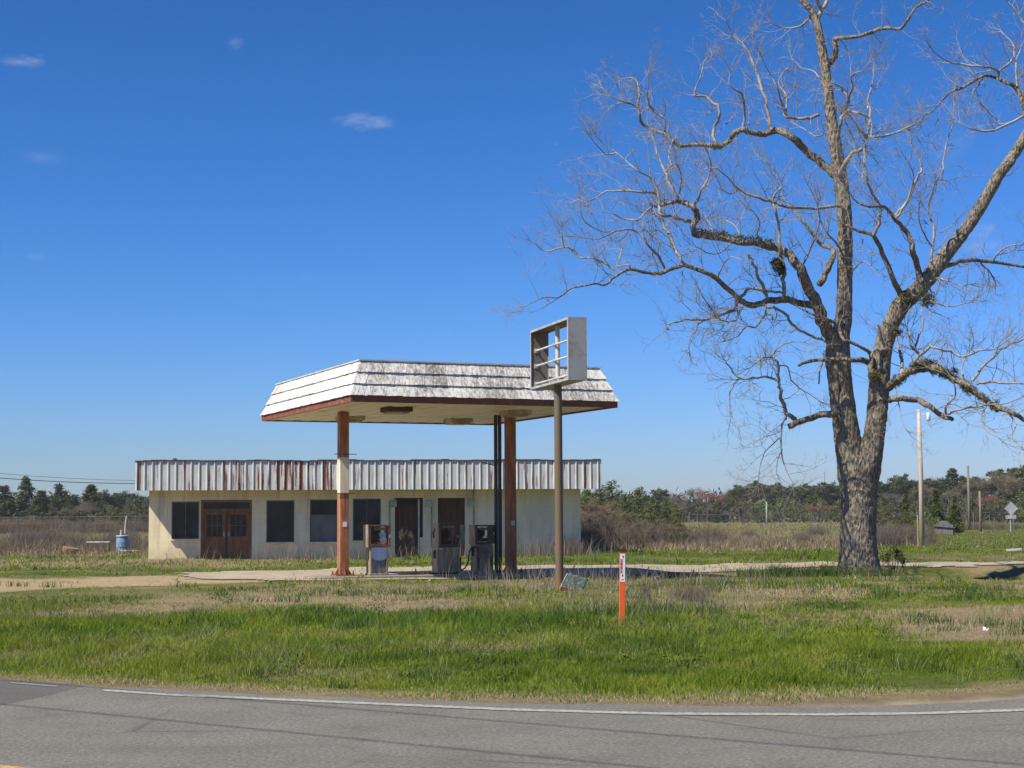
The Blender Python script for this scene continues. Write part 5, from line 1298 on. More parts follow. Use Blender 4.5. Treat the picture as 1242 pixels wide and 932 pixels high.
# ------------------------------------------------------------------ vegetation kit
PINE = [(.034, .048, .020), (.098, .122, .050)]
PINEY = [(.07, .09, .03), (.20, .235, .085)]
CEDAR = [(.04, .062, .012), (.13, .15, .03)]
OLIVE = [(.06, .07, .025), (.13, .13, .055)]
GREYT = [(.12, .10, .085), (.22, .185, .155)]
REDT = [(.20, .07, .055), (.34, .14, .11)]
BROWNT = [(.14, .105, .075), (.28, .215, .15)]
M_trunk = weathered('tree_trunk_bark', (.16, .12, .09), (.09, .07, .055), .9, 6, (1, 1, .3), bmp=.3)
PROT = {}
def veg(name, parts, sticks=None):
    """prototype thing at the origin, unit metres; parts: crown arrays; sticks: list of (pts, radii)"""
    root = bpy.data.objects.new(name, None); COL.objects.link(root)
    if sticks:
        mb = MB()
        for p, r in sticks: mb.tube(p, r, 6)
        mb.build('trunk', M_trunk, root)
    co, q, k = merge(parts)
    np_mesh('crown', co, q, M_leaf, k, smooth=False, parent=root)
    return root
def proto_pine(H, seed, young=False, cols=PINE, n=2600):
    random.seed(seed); tr = [(0, 0, 0), (.1, .05, H*.35), (-.05, .1, H*.7), (.05, 0, H*.97)]
    cen = []; rad = []; st = [(tr, [H*.018, H*.015, H*.01, H*.003])]
    z = H*(.10 if young else .30)
    while z < H*.97:
        f = (z/H); w = H*(.20*(1-f)**.8+.03) if young else H*(.19*math.sin(min(1, (f-.3)/.7)*math.pi*.92)+.045)
        for j in range(3 if not young else 4):
            a = random.uniform(0, 2*math.pi); rr = w*random.uniform(.35, 1.0)
            c = (math.cos(a)*rr, math.sin(a)*rr, z+random.uniform(-.03, .03)*H)
            cen.append(c); s_ = w*random.uniform(.32, .5)+.03*H; rad.append((s_, s_, s_*.55))
            st.append(([(0, 0, c[2]-.04*H), c], [H*.006, H*.002]))
        z += H*(.085 if not young else .07)
    cen.append((0, 0, H*.97)); rad.append((H*.05, H*.05, H*.04))
    return [card_blob(cen, rad, n, H*.028, cols, (1.5, .55 if not young else .3), .3, .5)], st
def proto_bare(H, seed, cols, spread=.33, n=900):
    random.seed(seed); st = []; tips = []
    def grow(p, d, L_, r, lev):
        q_ = p+d*L_; m_ = p+d*L_*.5+rv(.04*L_); st.append(([p, m_, q_], [r, r*.8, r*.6]))
        if lev == 0: tips.append(q_); return
        for j in range(random.randint(2, 3)):
            dd = (d+rv(.45)+Vector((0, 0, .15))).normalized(); grow(q_, dd, L_*random.uniform(.6, .85), r*.55, lev-1)
    grow(Vector((0, 0, 0)), Vector((.02, 0, 1)), H*.28, H*.018, 4)
    zmax = max(t.z for t in tips); sc_ = H*.95/zmax
    st = [([Vector((p.x*sc_, p.y*sc_, p.z*sc_)) for p in ps], rs) for ps, rs in st]
    tips = [t*sc_ for t in tips]
    return [card_blob([tuple(t) for t in tips], [H*.085]*len(tips), n, H*.030, cols, (1.8, .09), .3, .6)], st
def proto_cone(H, seed, cols, w=.28):
    random.seed(seed); cen = []; rad = []
    for j in range(60):
        f = random.random()**1.4; a = random.uniform(0, 6.28); rr = H*w*(1-f)*random.uniform(.3, .95)
        cen.append((math.cos(a)*rr, math.sin(a)*rr, H*(.06+.92*f))); s_ = H*(.05+.06*(1-f)); rad.append((s_, s_, s_*1.1))
    return [card_blob(cen, rad, 3000, H*.034, cols, (1.2, .6), .2, .5)], [([(0, 0, 0), (0, 0, H*.8)], [H*.02, H*.005])]
def proto_bush(H, seed, cols, w=.6, n=900, st=(1.3, .5), size=.04):
    random.seed(seed); cen = []; rad = []; sk = []
    for j in range(16):
        a = random.uniform(0, 6.28); rr = H*w*random.random()**.6; z = H*random.uniform(.25, .85)*(1-.35*(rr/(H*w))**2)
        c = (math.cos(a)*rr, math.sin(a)*rr, z); cen.append(c); s_ = H*random.uniform(.14, .26); rad.append((s_, s_, s_*.9))
        sk.append(([(c[0]*.15, c[1]*.15, 0), (c[0]*.6, c[1]*.6, z*.5), c], [H*.012, H*.009, H*.004]))
    return [card_blob(cen, rad, n, H*size, cols, st, .2, .6)], sk
def twiggy(H, seed, cols, w=.5, n=420):
    """leafless thicket: many thin rising stems"""
    random.seed(seed); x = rng.normal(0, H*w*.5, n); y = rng.normal(0, H*w*.4, n)
    h = H*(.45+.6*rng.random(n))*np.exp(-(x/(H*w*1.3))**2)
    a = rng.uniform(0, 6.28, n); ww = .012*H*.55; le = h*.5*rng.random(n); b = rng.uniform(0, 6.28, n)
    t = rng.random(n)[:, None]; col = np.array(cols[0])*(1-t)+np.array(cols[1])*t
    def p(s, f, z): return np.stack([x+np.cos(a)*ww*s+np.cos(b)*le*f, y+np.sin(a)*ww*s+np.sin(b)*le*f, h*z], -1)
    co = np.stack([p(-.5, 0, 0), p(.5, 0, 0), p(.15, 1, 1), p(-.15, 1, 1)], 1).reshape(-1, 3)
    c2 = card_blob(np.stack([x+np.cos(b)*le*.7, y+np.sin(b)*le*.7, h*.75], -1)[:60], [H*.14]*60, n*2, H*.05, cols, (1.6, .07), .3, .7)
    return [(co, np.arange(4*n).reshape(n, 4), np.repeat(col, 4, 0)), c2], None
KIT = {
 'pine': [('pine_tree', proto_pine(10, 3)), ('pine_tree', proto_pine(10, 8)), ('pine_tree', proto_pine(10, 21))],
 'ypine': [('young_pine', proto_pine(10, 5, True, PINEY, 2000)), ('young_pine', proto_pine(10, 15, True, PINEY, 2000))],
 'lpine': [('pine_tree', proto_cone(10, 5, PINE, .42)), ('pine_tree', proto_cone(10, 16, PINE, .52))],
 'cedar': [('cedar_tree', proto_cone(10, 4, CEDAR, .30))],
 'grey': [('bare_tree', proto_bare(10, 2, GREYT)), ('bare_tree', proto_bare(10, 7, GREYT))],
 'red': [('budding_tree', proto_bare(10, 9, REDT, n=1400))],
 'brown': [('bare_tree', proto_bare(10, 12, BROWNT, n=1300)), ('bare_tree', proto_bare(10, 13, BROWNT, n=1300))],
 'olive': [('shrub', proto_bush(10, 6, OLIVE, .55, 1100)), ('shrub', proto_bush(10, 17, OLIVE, .7, 1100))],
 'dark': [('shrub', proto_bush(10, 26, OLIVE, .65, 900)), ('shrub', proto_bush(10, 27, PINEY, .6, 1100))],
 'thicket': [('thicket_shrub', twiggy(10, 3, BROWNT, .55, 700)), ('thicket_shrub', twiggy(10, 4, GREYT, .6, 700))],
}
first = {}
def plant(kind, px, Y, ytop=None, H=None, label='', group=None, cat='tree', wide=1.0, x=None, v=None):
    X = P(px, 628, Y).x if x is None else x
    g = gz1(X, Y)
    if H is None: H = P(px, ytop, Y).z-g
    opts = KIT[kind]; i = random.randrange(len(opts)) if v is None else v % len(opts)
    key = (kind, i)
    if key not in first:
        o = veg(opts[i][0], *opts[i][1]); first[key] = o
    else: o = copy_tree(first[key])
    o.location = (X, Y, g-.03*H)
    s = H/10.0; wv = wide*random.uniform(.92, 1.1)
    o.scale = (s*wv, s*wv, s); o.rotation_euler = (0, 0, random.uniform(0, 6.28))
    for k in ('label', 'category', 'group'):
        if k in o: del o[k]
    tag(o, label, cat, group); return o
random.seed(77)
# left treeline
gl = 'trees left of the store'
ll = {30: 'tall dark pine nearest the left end of the skyline', 71: 'pointed dark pine, second peak from the left edge', 110: 'broad dark pine with rounded top midway between left edge and store'}
for (px, y, Y, kd, wd) in ((-30, 586, 240, 'lpine', 1.6), (5, 588, 235, 'lpine', 1.9), (31, 577, 245, 'lpine', 1.3), (50, 594, 235, 'lpine', 1.9), (71, 584, 240, 'lpine', 1.5), (90, 598, 245, 'lpine', 2.0), (110, 587, 238, 'lpine', 1.6), (127, 593, 250, 'pine', 1.5), (140, 597, 270, 'pine', 1.3), (152, 594, 275, 'pine', 1.3), (162, 598, 270, 'pine', 1.2), (185, 600, 270, 'pine', 1.2)):
    plant(kd, px, Y, y, label=ll.get(px, 'dark green pine in the packed treeline left of the store'), group=gl, wide=wd)
for (px, y, Y, kd) in ((78, 612, 215, 'grey'), (97, 609, 210, 'grey'), (113, 605, 215, 'grey'), (131, 606, 205, 'grey'), (148, 608, 200, 'olive'), (176, 604, 190, 'grey')):
    plant(kd, px, Y, y, label='leafless grey brown tree in the scrub before the left pines', group='bare trees left of the store', wide=1.3)
plant('olive', 160, 185, 602, label='pale olive shrub just left of the store fascia', cat='shrub', wide=1.0)
for px in range(-40, 190, 18):
    plant('thicket', px+random.uniform(-5, 5), 180+random.uniform(-8, 10), 627+random.uniform(-3, 2), label='low brown thicket along the foot of the left treeline', group='thickets under the left treeline', cat='shrub', wide=1.8)
# scrub right behind the store
sl = [(712, 590, 88), (728, 583, 84), (742, 580, 86), (757, 597, 83), (776, 588, 88), (792, 602, 84), (808, 604, 86), (820, 610, 84)]
names = ['young pine touching the right end of the store fascia', 'feathery young pine, second from the store corner', 'tallest young pine in the scrub beside the store', 'short young pine in the middle of the scrub beside the store', 'young pine with upright pale leader in the scrub beside the store', 'rounded young pine right of the pale leader in the scrub', 'low young pine, last but one before the open field', 'lowest young pine at the right end of the scrub by the field']
for (px, y, Y), nm_ in zip(sl, names):
    plant('ypine', px, Y, y, label=nm_, group='young pines beside the store', wide=1.25)
for (px, y, Y) in ((735, 612, 80), (760, 612, 79), (785, 617, 79), (806, 622, 80), (822, 628, 82)):
    plant('olive', px, Y, y, label='olive green bush low in the scrub beside the store', group='bushes beside the store', cat='shrub', wide=.9)
for (px, y, Y) in ((708, 622, 68), (718, 615, 70), (728, 620, 69), (741, 625, 70), (752, 633, 71), (713, 612, 72), (723, 606, 73), (735, 616, 72), (747, 622, 74), (771, 622, 77), (759, 626, 75), (801, 628, 79), (766, 632, 73), (780, 634, 73), (795, 636, 74), (810, 640, 76), (826, 640, 78), (700, 618, 73), (842, 642, 82), (860, 645, 84)):
    kd = 'thicket' if random.random() < .4 else random.choice(['grey', 'brown'])
    plant(kd, px, Y, y-(3 if kd != 'thicket' else -3), label='brown leafless thicket at the foot of the scrub beside the store', group='thickets beside the store', cat='shrub', wide=1.15 if kd == 'thicket' else 1.5)
# far treeline, right
gA = 'trees of the far treeline between store and big tree'; gB = 'trees of the far treeline right of the big tree'
far_l = [(800, 591, 360, 'pine', 1.2), (815, 600, 370, 'grey', 1.2), (832, 596, 350, 'grey', 1.2), (846, 590, 360, 'grey', 1.3), (858, 596, 345, 'red', 1.2), (872, 593, 365, 'brown', 1.3), (886, 592, 365, 'brown', 1.3), (872, 606, 330, 'lpine', .9), (897, 587, 350, 'pine', 1.2), (917, 582, 345, 'pine', 1.3), (933, 594, 350, 'pine', 1.4), (948, 590, 355, 'pine', 1.3), (960, 588, 350, 'pine', 1.3), (974, 588, 352, 'pine', 1.3), (987, 590, 350, 'pine', 1.3), (1000, 584, 348, 'pine', 1.3), (1012, 583, 352, 'pine', 1.3), (1024, 588, 350, 'pine', 1.3), (905, 602, 330, 'dark', 1), (942, 602, 330, 'dark', 1), (965, 604, 330, 'dark', 1.1), (992, 602, 330, 'dark', 1.1), (988, 614, 300, 'red', 1.6), (1006, 613, 300, 'red', 1.6), (925, 604, 332, 'dark', 1.1), (1020, 604, 330, 'dark', 1.1), (850, 610, 330, 'grey', 1.3), (836, 608, 330, 'grey', 1.3), (815, 612, 330, 'grey', 1.2)]
un = {917: 'tallest dark pine on the skyline between store and big tree', 858: 'red budding tree on the skyline right of the store scrub', 872.5: ''}
for (px, y, Y, kd, wd) in far_l:
    lab = {'pine': 'dark pine of the far treeline between the store and the big bare tree', 'grey': 'grey leafless tree on the skyline just right of the store scrub', 'brown': 'pinkish brown leafless crown in the far treeline before the pines', 'red': 'low reddish budding tree before the far pines near the big trunk', 'lpine': 'small pointed evergreen in front of the pinkish far trees', 'dark': 'dark understorey evergreen beneath the far pines'}[kd]
    plant(kd, px, Y, y, label=un.get(px, lab) if not (px == 872) else lab, group=gA if px not in un and kd != 'lpine' else None, wide=wd)
far_r = [(1068, 586, 340, 'pine', 1.3), (1088, 578, 345, 'pine', 1.0), (1100, 577, 340, 'pine', 1.0), (1112, 590, 330, 'brown', 1.3), (1128, 584, 345, 'pine', 1.4), (1142, 583, 345, 'pine', 1.4), (1156, 572, 330, 'lpine', 1.3), (1172, 584, 340, 'pine', 1.3), (1190, 580, 320, 'brown', 1.5), (1206, 578, 320, 'brown', 1.4), (1216, 574, 335, 'pine', 1.3), (1232, 573, 335, 'pine', 1.4), (1244, 568, 330, 'pine', 1.4), (1262, 572, 330, 'pine', 1.4), (1285, 575, 330, 'pine', 1.4), (1150, 598, 300, 'grey', 1.3), (1172, 600, 290, 'grey', 1.3), (1200, 606, 270, 'red', 1.3), (1216, 604, 280, 'dark', 1.2), (1238, 600, 280, 'dark', 1.2), (1258, 600, 280, 'dark', 1.2), (1080, 600, 300, 'grey', 1.4), (1105, 602, 290, 'grey', 1.4), (1184, 600, 300, 'dark', 1.2), (1125, 604, 300, 'dark', 1.2), (1070, 604, 300, 'dark', 1.2), (1228, 615, 250, 'brown', 1.3), (1245, 612, 250, 'grey', 1.3)]
un2 = {1088: 'left of the two lollipop topped pines on the skyline just left of the light pole', 1100: 'right of the two lollipop topped pines on the skyline just left of the light pole', 1156: 'big round topped dark tree on the skyline right of the light pole', 1200: 'reddish bare tree left of the diamond road sign'}
for (px, y, Y, kd, wd) in far_r:
    lab = {'pine': 'dark pine of the far treeline right of the big bare tree', 'grey': 'grey leafless tree within the far treeline right of the big bare tree', 'brown': 'brown leafless crown in the far treeline right of the big bare tree', 'red': '', 'lpine': '', 'dark': 'dark understorey evergreen beneath the right far treeline'}[kd]
    plant(kd, px, Y, y-3-(px-1060)*.02, label=un2.get(px, lab), group=None if px in un2 else gB, wide=wd)
for k, px in enumerate(list(range(893, 1032, 17))+list(range(1064, 1300, 15))):
    kd = random.choice(['pine', 'pine', 'pine', 'brown', 'grey']) if px > 1100 else 'pine'
    yt = (589 if px < 1040 else 588-(px-1064)*.07)+random.uniform(-5, 5)
    plant(kd, px, 395+random.uniform(-8, 8), yt, label='tree of the back row showing over the far treeline, %s of the big trunk' % ('left' if px < 1040 else 'right'), group='back row of the far treeline %s of the big trunk' % ('left' if px < 1040 else 'right'), wide=random.uniform(1.1, 1.6))
# nearer evergreens and bushes right of the trunk
for (px, y, Y, lab) in ((1099, 598, 125, 'slim yellow green cedar between big trunk and light pole'), (1135, 592, 130, 'broad yellow green cedar just right of the light pole'), (1158, 600, 132, 'lower yellow green cedar above the grey shed roof')):
    plant('cedar', px, Y, y, label=lab, group='cedars by the light pole', wide=.95)
for (px, y, Y, kd, lab) in ((1076, 610, 110, 'dark', 'dark green bush seen right behind the big trunk'), (1090, 616, 105, 'dark', 'dark green bush between the big trunk and the slim cedar'), (1118, 612, 118, 'dark', 'dark bush behind the foot of the light pole')):
    plant(kd, px, Y, y, label=lab, cat='shrub', wide=.9)
for (px, y, Y) in ((1072, 632, 74), (1084, 630, 76), (1096, 634, 76), (1108, 636, 78), (1122, 634, 82), (1062, 634, 80)):
    plant('thicket', px, Y, y, label='olive brown thicket between the big trunk and the light pole', group='thickets right of the big tree', cat='shrub', wide=1.3)
for (px, y, Y) in ((1165, 630, 150), (1180, 631, 155), (1195, 632, 155), (1212, 632, 158), (1230, 633, 160), (1248, 632, 160), (1140, 634, 145)):
    plant('thicket', px, Y, y, label='dark brown thicket along the hedge under the right treeline', group='hedge thickets under the right treeline', cat='shrub', wide=1.8)
plant('dark', 1080, 43.5, 655, label='small dark green bush against the right side of the big trunk', cat='shrub', wide=.55)
plant('thicket', 973, 82, 642, label='tan rounded grass clump standing in the right field', cat='shrub', wide=1.4)
for (px, y, Y, lab) in ((1022, 680, 41.0, 'green weed tuft at the left foot of the big trunk'), (1050, 682, 40.8, 'green weed tuft before the big trunk'), (1000, 682, 41.5, 'green weed tuft a step left of the big trunk'), (697, 768, 21.0, 'small dark leafy weed in the grass left of the orange marker'), (438, 694, 40.2, 'green weed on the lot just right of the cream banded post')):
    plant('dark', px, Y, y, label=lab, cat='weed', wide=.9)
plant('brown', 495, 57.1, 640, label='dead grey bush growing in front of the dark doorway', cat='shrub', wide=.5, v=1)
plant('thicket', 690, 59.0, 648, label='dry bush against the right end of the store wall', cat='shrub', wide=1.2, v=1)
plant('grey', 788, 23.5, 708, label='leafless grey bush right of the orange marker post', cat='shrub', wide=1.3, v=1)
plant('thicket', 835, 26.5, 705, label='low tangled dead bush further right of the orange marker', cat='shrub', wide=2.0, v=0)
for k in range(4):
    px = random.uniform(845, 1010); Yk = random.uniform(75, 120)
    plant('thicket', px, Yk, H=random.uniform(.6, 1.1), label='low brown brush clump in the open field between store and big tree', group='brush clumps in the right field', cat='shrub', wide=random.uniform(1.5, 2.6))
for k in range(8):
    px = random.uniform(-20, 170); Yk = random.uniform(80, 120)
    plant('thicket', px, Yk, H=random.uniform(.6, 1.1), label='low brown brush clump in the weedy field left of the store', group='brush clumps in the left field', cat='shrub', wide=random.uniform(1.5, 2.6))
# far woodland floor that reads as one mass
cen = []; rad = []
for k in range(900):
    Xp = random.uniform(-150, 170); cen.append((Xp, random.uniform(385, 425), random.uniform(.5, 6.0))); rad.append((5, 3, 2.6))
co, q, k = card_blob(cen, rad, 42000, .62, [(.035, .045, .02), (.10, .085, .055)], (1.3, .7))
wo = np_mesh('far_woods', co, q, M_leaf, k, smooth=False); tag(wo, 'dim distant woods closing the view behind the treelines', 'woods', kind='stuff')

# ------------------------------------------------------------------ fences, poles, far furniture
M_fencepost = plain('grey_fence_steel', (.16, .16, .155), .6)
def fence(x0, y0, x1, y1, nposts, h, label):
    th = thing('wire_fence', (x0, y0, gz1(x0, y0)), label, 'fence')
    pts = []
    for k in range(nposts):
        t = k/(nposts-1); x = x0+(x1-x0)*t; y = y0+(y1-y0)*t; z = gz1(x, y); pts.append(Vector((x, y, z)))
        mb = MB(); mb.cyl((x, y, z-.3), (x, y, z+h+.05), .035, 8); mb.build('fence_post', M_fencepost, th)
    for f in (.98, .66, .36, .1):
        mb = MB(); mb.tube([p+Vector((0, 0, h*f)) for p in pts], (.016 if f > .9 else .007), 5); mb.build('rail' if f > .9 else 'wire', M_fencepost, th)
fence(-60, 152, -27, 150, 10, 1.75, 'long wire fence with top rail across the field left of the store')
fence(16, 150, 46, 152, 9, 1.6, 'wire fence with thin posts across the field behind the big tree')
# light pole
def pole(px, ybase, ytop, r, mat, label, cat='pole', Y=None, name='utility_pole'):
    g = GR(px, ybase); Yv = g.y if Y is None else Y; X = P(px, ybase, Yv).x; zt = P(px, ytop, Yv).z; z0_ = gz1(X, Yv)
    th = thing(name, (X, Yv, z0_), label, cat)
    mb = MB(); mb.tube([(X, Yv, z0_-.4), (X+.02, Yv, zt*.5), (X, Yv, zt)], [r*1.15, r, r*.82], 12); mb.build('pole', mat, th, smooth=True)
    return th, X, Yv, zt
lp, X, Yv, zt = pole(1118.6, 666, 497, .098, weathered('pale_pole_wood', (.52, .47, .40), (.36, .31, .25), .9, 4, (3, 3, .12), bmp=.4), 'pale wooden pole with white lamp just right of the big trunk', name='light_pole')
mb = MB(); a0 = P(1119, 503, Yv); mb.tube([a0, a0+Vector((.12, -.05, .02)), a0+Vector((.24, -.08, -.02))], .018, 6); mb.build('lamp_arm', M_galv, lp)
mb = MB(); c0 = P(1126, 505, Yv-.1); mb.lathe((c0.x, c0.y, c0.z), [(.02, .16), (.075, .13), (.085, .0), (.085, -.14), (.06, -.19), (.02, -.2)], 14); mb.build('lamp', plain('white_lamp_housing', (.74, .74, .72), .4, var=.08), lp, smooth=True)
mb = MB(); b0 = P(1126, 505, Yv); mb.cyl((X, Yv-.12, 0), (X, Yv-.12, .01), .01); mb.v = []; mb.f = []
g = P(1113.8, 666, Yv-.5); mb.cyl((g.x, g.y, gz1(g.x, g.y)-.1), (g.x+.02, g.y+.05, P(1114.5, 625, g.y).z), .026, 8)
tag(mb.build('guy_guard', M_yellow), 'thin yellow guy wire guard standing beside the pale light pole', 'guy guard')
M_greenpole = weathered('grey_green_pole_wood', (.19, .20, .15), (.13, .13, .10), .9, 3, (2, 2, .2))
pole(1176, 643, 565, .13, M_greenpole, 'tall thin dark pole between the light pole and the road sign', Y=150)
pole(1189.5, 646, 596, .10, weathered('grey_pole_wood', (.26, .21, .17), (.18, .15, .12), .9, 3), 'shorter grey pole just right of the tall thin dark pole', Y=140)
pole(930, 632, 609, .13, plain('pale_green_pole', (.32, .40, .30), .7), 'pale green pole in front of the far pines left of the big trunk', Y=250)
mst, X, Yv, zt = pole(1000.5, 600, 572, .10, M_fencepost, 'thin lattice mast poking above the far pines left of the big trunk', 'mast', Y=420, name='radio_mast')
mb = MB()
for k in range(5): mb.box((X, Yv, zt-.5-k*1.2), (.5, .08, .08))
mb.build('cross_arm', M_fencepost, mst)
# road sign seen from behind
g = P(1226, 645, 135.0); zs = gz1(g.x, 135)
rs = thing('road_sign', (g.x, 135, zs), 'grey back of a diamond road sign with plate below at the far right', 'road sign')
mb = MB(); mb.cyl((g.x, 135, zs-.3), (g.x, 135, P(1226, 610, 135).z), .04, 8); mb.build('post', M_galv, rs)
c0 = P(1226.5, 617, 134.93); s_ = .56
mb = MB(); mb.add([c0+Vector(v) for v in ((-s_, 0, 0), (0, 0, -s_), (s_, 0, 0), (0, 0, s_), (-s_, .02, 0), (0, .02, -s_), (s_, .02, 0), (0, .02, s_))], [(0,1,2,3),(7,6,5,4),(0,4,5,1),(1,5,6,2),(2,6,7,3),(3,7,4,0)])
mb.build('diamond_plate', M_galv, rs)
c0 = P(1226, 627.3, 134.93); mb = MB(); mb.box(c0, (.86, .02, .30)); mb.build('lower_plate', M_galv, rs)
# shed
g = P(1145, 640, 120.0); zs = gz1(g.x, 120)
sh = thing('shed', (g.x, 120, zs), 'small low shed with weathered grey roof beyond the light pole', 'shed')
SHM = frame((g.x, 120, zs), R_(-18))
SHM = SHM @ Matrix.Scale(.78, 4)
mb = MB(SHM); mb.span((-.85, -1.0, -.2), (.85, 1.0, .80)); mb.build('wall', weathered('grey_boards', (.20, .19, .18), (.12, .11, .10), .9, 4, (3, 3, .3)), sh)
mb = MB(SHM); mb.add([(-1.0, -1.15, .78), (1.0, -1.15, .62), (1.0, 1.15, .62), (-1.0, 1.15, .78), (-.2, -1.15, 1.28), (.25, -1.15, 1.25), (.25, 1.15, 1.25), (-.2, 1.15, 1.28)], [(0,4,7,3),(4,5,6,7),(5,1,2,6),(0,1,5,4),(3,7,6,2),(0,3,2,1)])
mb.build('roof', weathered('grey_roofing', (.17, .17, .175), (.11, .105, .10), .8, 5), sh)
# left yard: barrel, bench, plank
g = P(148.5, 668.5, 72.0); zs = gz1(g.x, 72)
bl = thing('barrel', (g.x, 72, zs), 'pale blue plastic barrel in the yard left of the store', 'barrel')
mb = MB(); mb.lathe((g.x, 72, zs), [(.235, .0), (.255, .06), (.265, .2), (.275, .22), (.27, .3), (.275, .45), (.27, .47), (.255, .60), (.24, .66), (.22, .67)], 22); mb.build('drum', M_bluedrum, bl, smooth=False)
mb = MB(); mb.lathe((g.x, 72, zs), [(.285, .66), (.29, .70), (.27, .72), (.05, .73)], 22); mb.build('lid', weathered('grey_lid', (.42, .45, .47), (.3, .32, .33), .6), bl)
pz = P(153, 626, 72).z
mb = MB(); mb.tube([(g.x+.08, 72, zs+.5), (g.x+.12, 72, zs+1.2), (g.x+.17, 72, pz)], .035, 8)
tag(mb.build('plastic_pipe', M_white), 'tall white pipe standing out of the blue barrel', 'pipe')
mb = MB(); mb.tube([(g.x-.06, 71.9, zs+.55), (g.x-.04, 71.9, zs+.95)], .04, 8)
tag(mb.build('plastic_pipe', M_white), 'short white pipe stub in the top of the blue barrel', 'pipe')
g = P(120, 668, 70.0); zs = gz1(g.x, 70)
bn = thing('bench', (g.x, 70, zs), 'low white bench frame in the weeds beside the blue barrel', 'bench')
mb = MB(); mb.box((g.x-.02, 70, zs+.47), (.98, .28, .045)); mb.build('seat', M_white, bn, bevel=.008)
for sx_ in (-1, 1):
    for sy_ in (-1, 1):
        mb = MB(); mb.tube([(g.x+sx_*.40, 70+sy_*.10, zs+.45), (g.x+sx_*.44, 70+sy_*.11, zs-.05)], .022, 6); mb.build('leg', M_steel, bn)
g = P(158, 671.5, 69.0); mb = MB(); mb.box((g.x, 69, gz1(g.x, 69)+.12), (.85, .25, .05), Euler((0, .03, .1)).to_matrix())
tag(mb.build('plank', M_white), 'white plank on the ground between blue barrel and store', 'plank')
g = P(86, 669, 68.0); mb = MB(); mb.box((g.x, 68, gz1(g.x, 68)+.14), (.55, .4, .22), Euler((.1, .15, .4)).to_matrix(), .05)
tag(mb.build('scrap_crate', weathered('rusty_scrap', (.20, .09, .06), (.30, .2, .14), .9, 6)), 'rusty brown scrap box lying in the weeds left of the bench', 'scrap')
# litter
lit = [(1196, 771, 'white scrap of litter on the bare slope at right'), (797, 700, 'pale flat stone in the grass right of the marker top'), (1230, 672, 'long white pipe lying on the far right lawn'), (668, 716, 'pale grey rag at the left foot of the sign pole'), (521, 702, 'crumpled white paper on the front edge of the pump island')]
for (px, py, lab) in lit:
    g = GR(px, py); d_ = (.04, .035, .015)
    if 'pipe' in lab: d_ = (.55, .07, .07)
    if 'stone' in lab: d_ = (.12, .08, .05)
    mb = MB(); mb.box((g.x, g.y, gz1(g.x, g.y)+d_[2]*.6+.05), d_, Euler((.2, .1, .4)).to_matrix() if 'pipe' not in lab else Euler((0, -.08, .2)).to_matrix(), .02 if 'pipe' not in lab else .005)
    nm_ = 'pipe' if 'pipe' in lab else ('stone' if 'stone' in lab else ('rag' if 'rag' in lab else 'litter'))
    tag(mb.build(nm_, M_concrete if nm_ in ('stone', 'rag') else M_decal), lab, 'pipe' if 'pipe' in lab else ('stone' if 'stone' in lab else 'litter'))
# a crack-edged pile of dry leaves/boards on the island
isd = []
for (px, yv, ln, ro, lab) in ((487, -.38, .5, .2, 'dark broken board on the pump island beside the blue fronted pump'), (500, -.30, .35, -.3, 'short dark broken stick on the pump island between pumps')):
    q0, t = on_isl(px, 0); mb = MB(CM); mb.box((t, yv, .03), (ln, .07, .03), Euler((.1, .03, ro)).to_matrix(), .008); tag(mb.build('board', M_dark), lab, 'board')

# overhead wires
M_wire = plain('black_wire', (.03, .03, .03), .6)
def wire(p0, p1, sag, r, label, n=24):
    mb = MB(); pts = []
    for k in range(n+1):
        t = k/n; p = p0.lerp(p1, t); pts.append(p-Vector((0, 0, sag*4*t*(1-t))))
    mb.tube(pts, r, 5); tag(mb.build('overhead_wire', M_wire), label, 'wire')
wire(P(-120, 568, 150), P(215, 586, 175), .5, .035, 'lower of the two overhead wires crossing the sky left of the store')
wire(P(-120, 561, 150), P(215, 583, 175), .5, .018, 'upper thinner overhead wire crossing the sky left of the store')
SUN = Vector((-.678, -.468, 1.0)).normalized()
def shadow_wire(pa, pb, h, label):
    a = GR(*pa); b = GR(*pb); d = (b-a).normalized(); o_ = SUN/SUN.z*h
    wire(a+o_-d*34, a+o_+d*40, .0, .013, label, 10)
shadow_wire((60, 860), (620, 915), 6.5, 'overhead cable above the road, whose shadow starts at the road left edge')
shadow_wire((480, 864.5), (1100, 916), 6.5, 'overhead cable above the road, whose shadow starts by the white edge line')

# ------------------------------------------------------------------ light and sky
az = math.atan2(SUN.x, SUN.y); el = math.asin(SUN.z)
sd = bpy.data.lights.new('sun', 'SUN'); sd.energy = 4.5; sd.angle = R_(.53); sd.color = (1.0, .92, .76)
so = bpy.data.objects.new('sun', sd); COL.objects.link(so); so.location = (0, 0, 30)
so.rotation_euler = (-SUN).to_track_quat('-Z', 'Y').to_euler()
W = bpy.data.worlds.new('World'); SC.world = W; W.use_nodes = True
nt = W.node_tree; nt.nodes.clear()
out = N(nt, 'ShaderNodeOutputWorld'); bg = N(nt, 'ShaderNodeBackground'); bg.inputs['Strength'].default_value = .10
sky = N(nt, 'ShaderNodeTexSky', sky_type='NISHITA'); sky.sun_disc = False
sky.sun_elevation = el; sky.sun_rotation = az; sky.altitude = 0; sky.air_density = 1.0; sky.dust_density = .3; sky.ozone_density = 1.5
tc = N(nt, 'ShaderNodeTexCoord')
pre = N(nt, 'ShaderNodeVectorMath', operation='SCALE'); pre.inputs['Scale'].default_value = .085; L(nt, sky.outputs[0], pre.inputs[0])
spl = N(nt, 'ShaderNodeSeparateColor'); L(nt, pre.outputs[0], spl.inputs[0]); cmb = N(nt, 'ShaderNodeCombineColor')
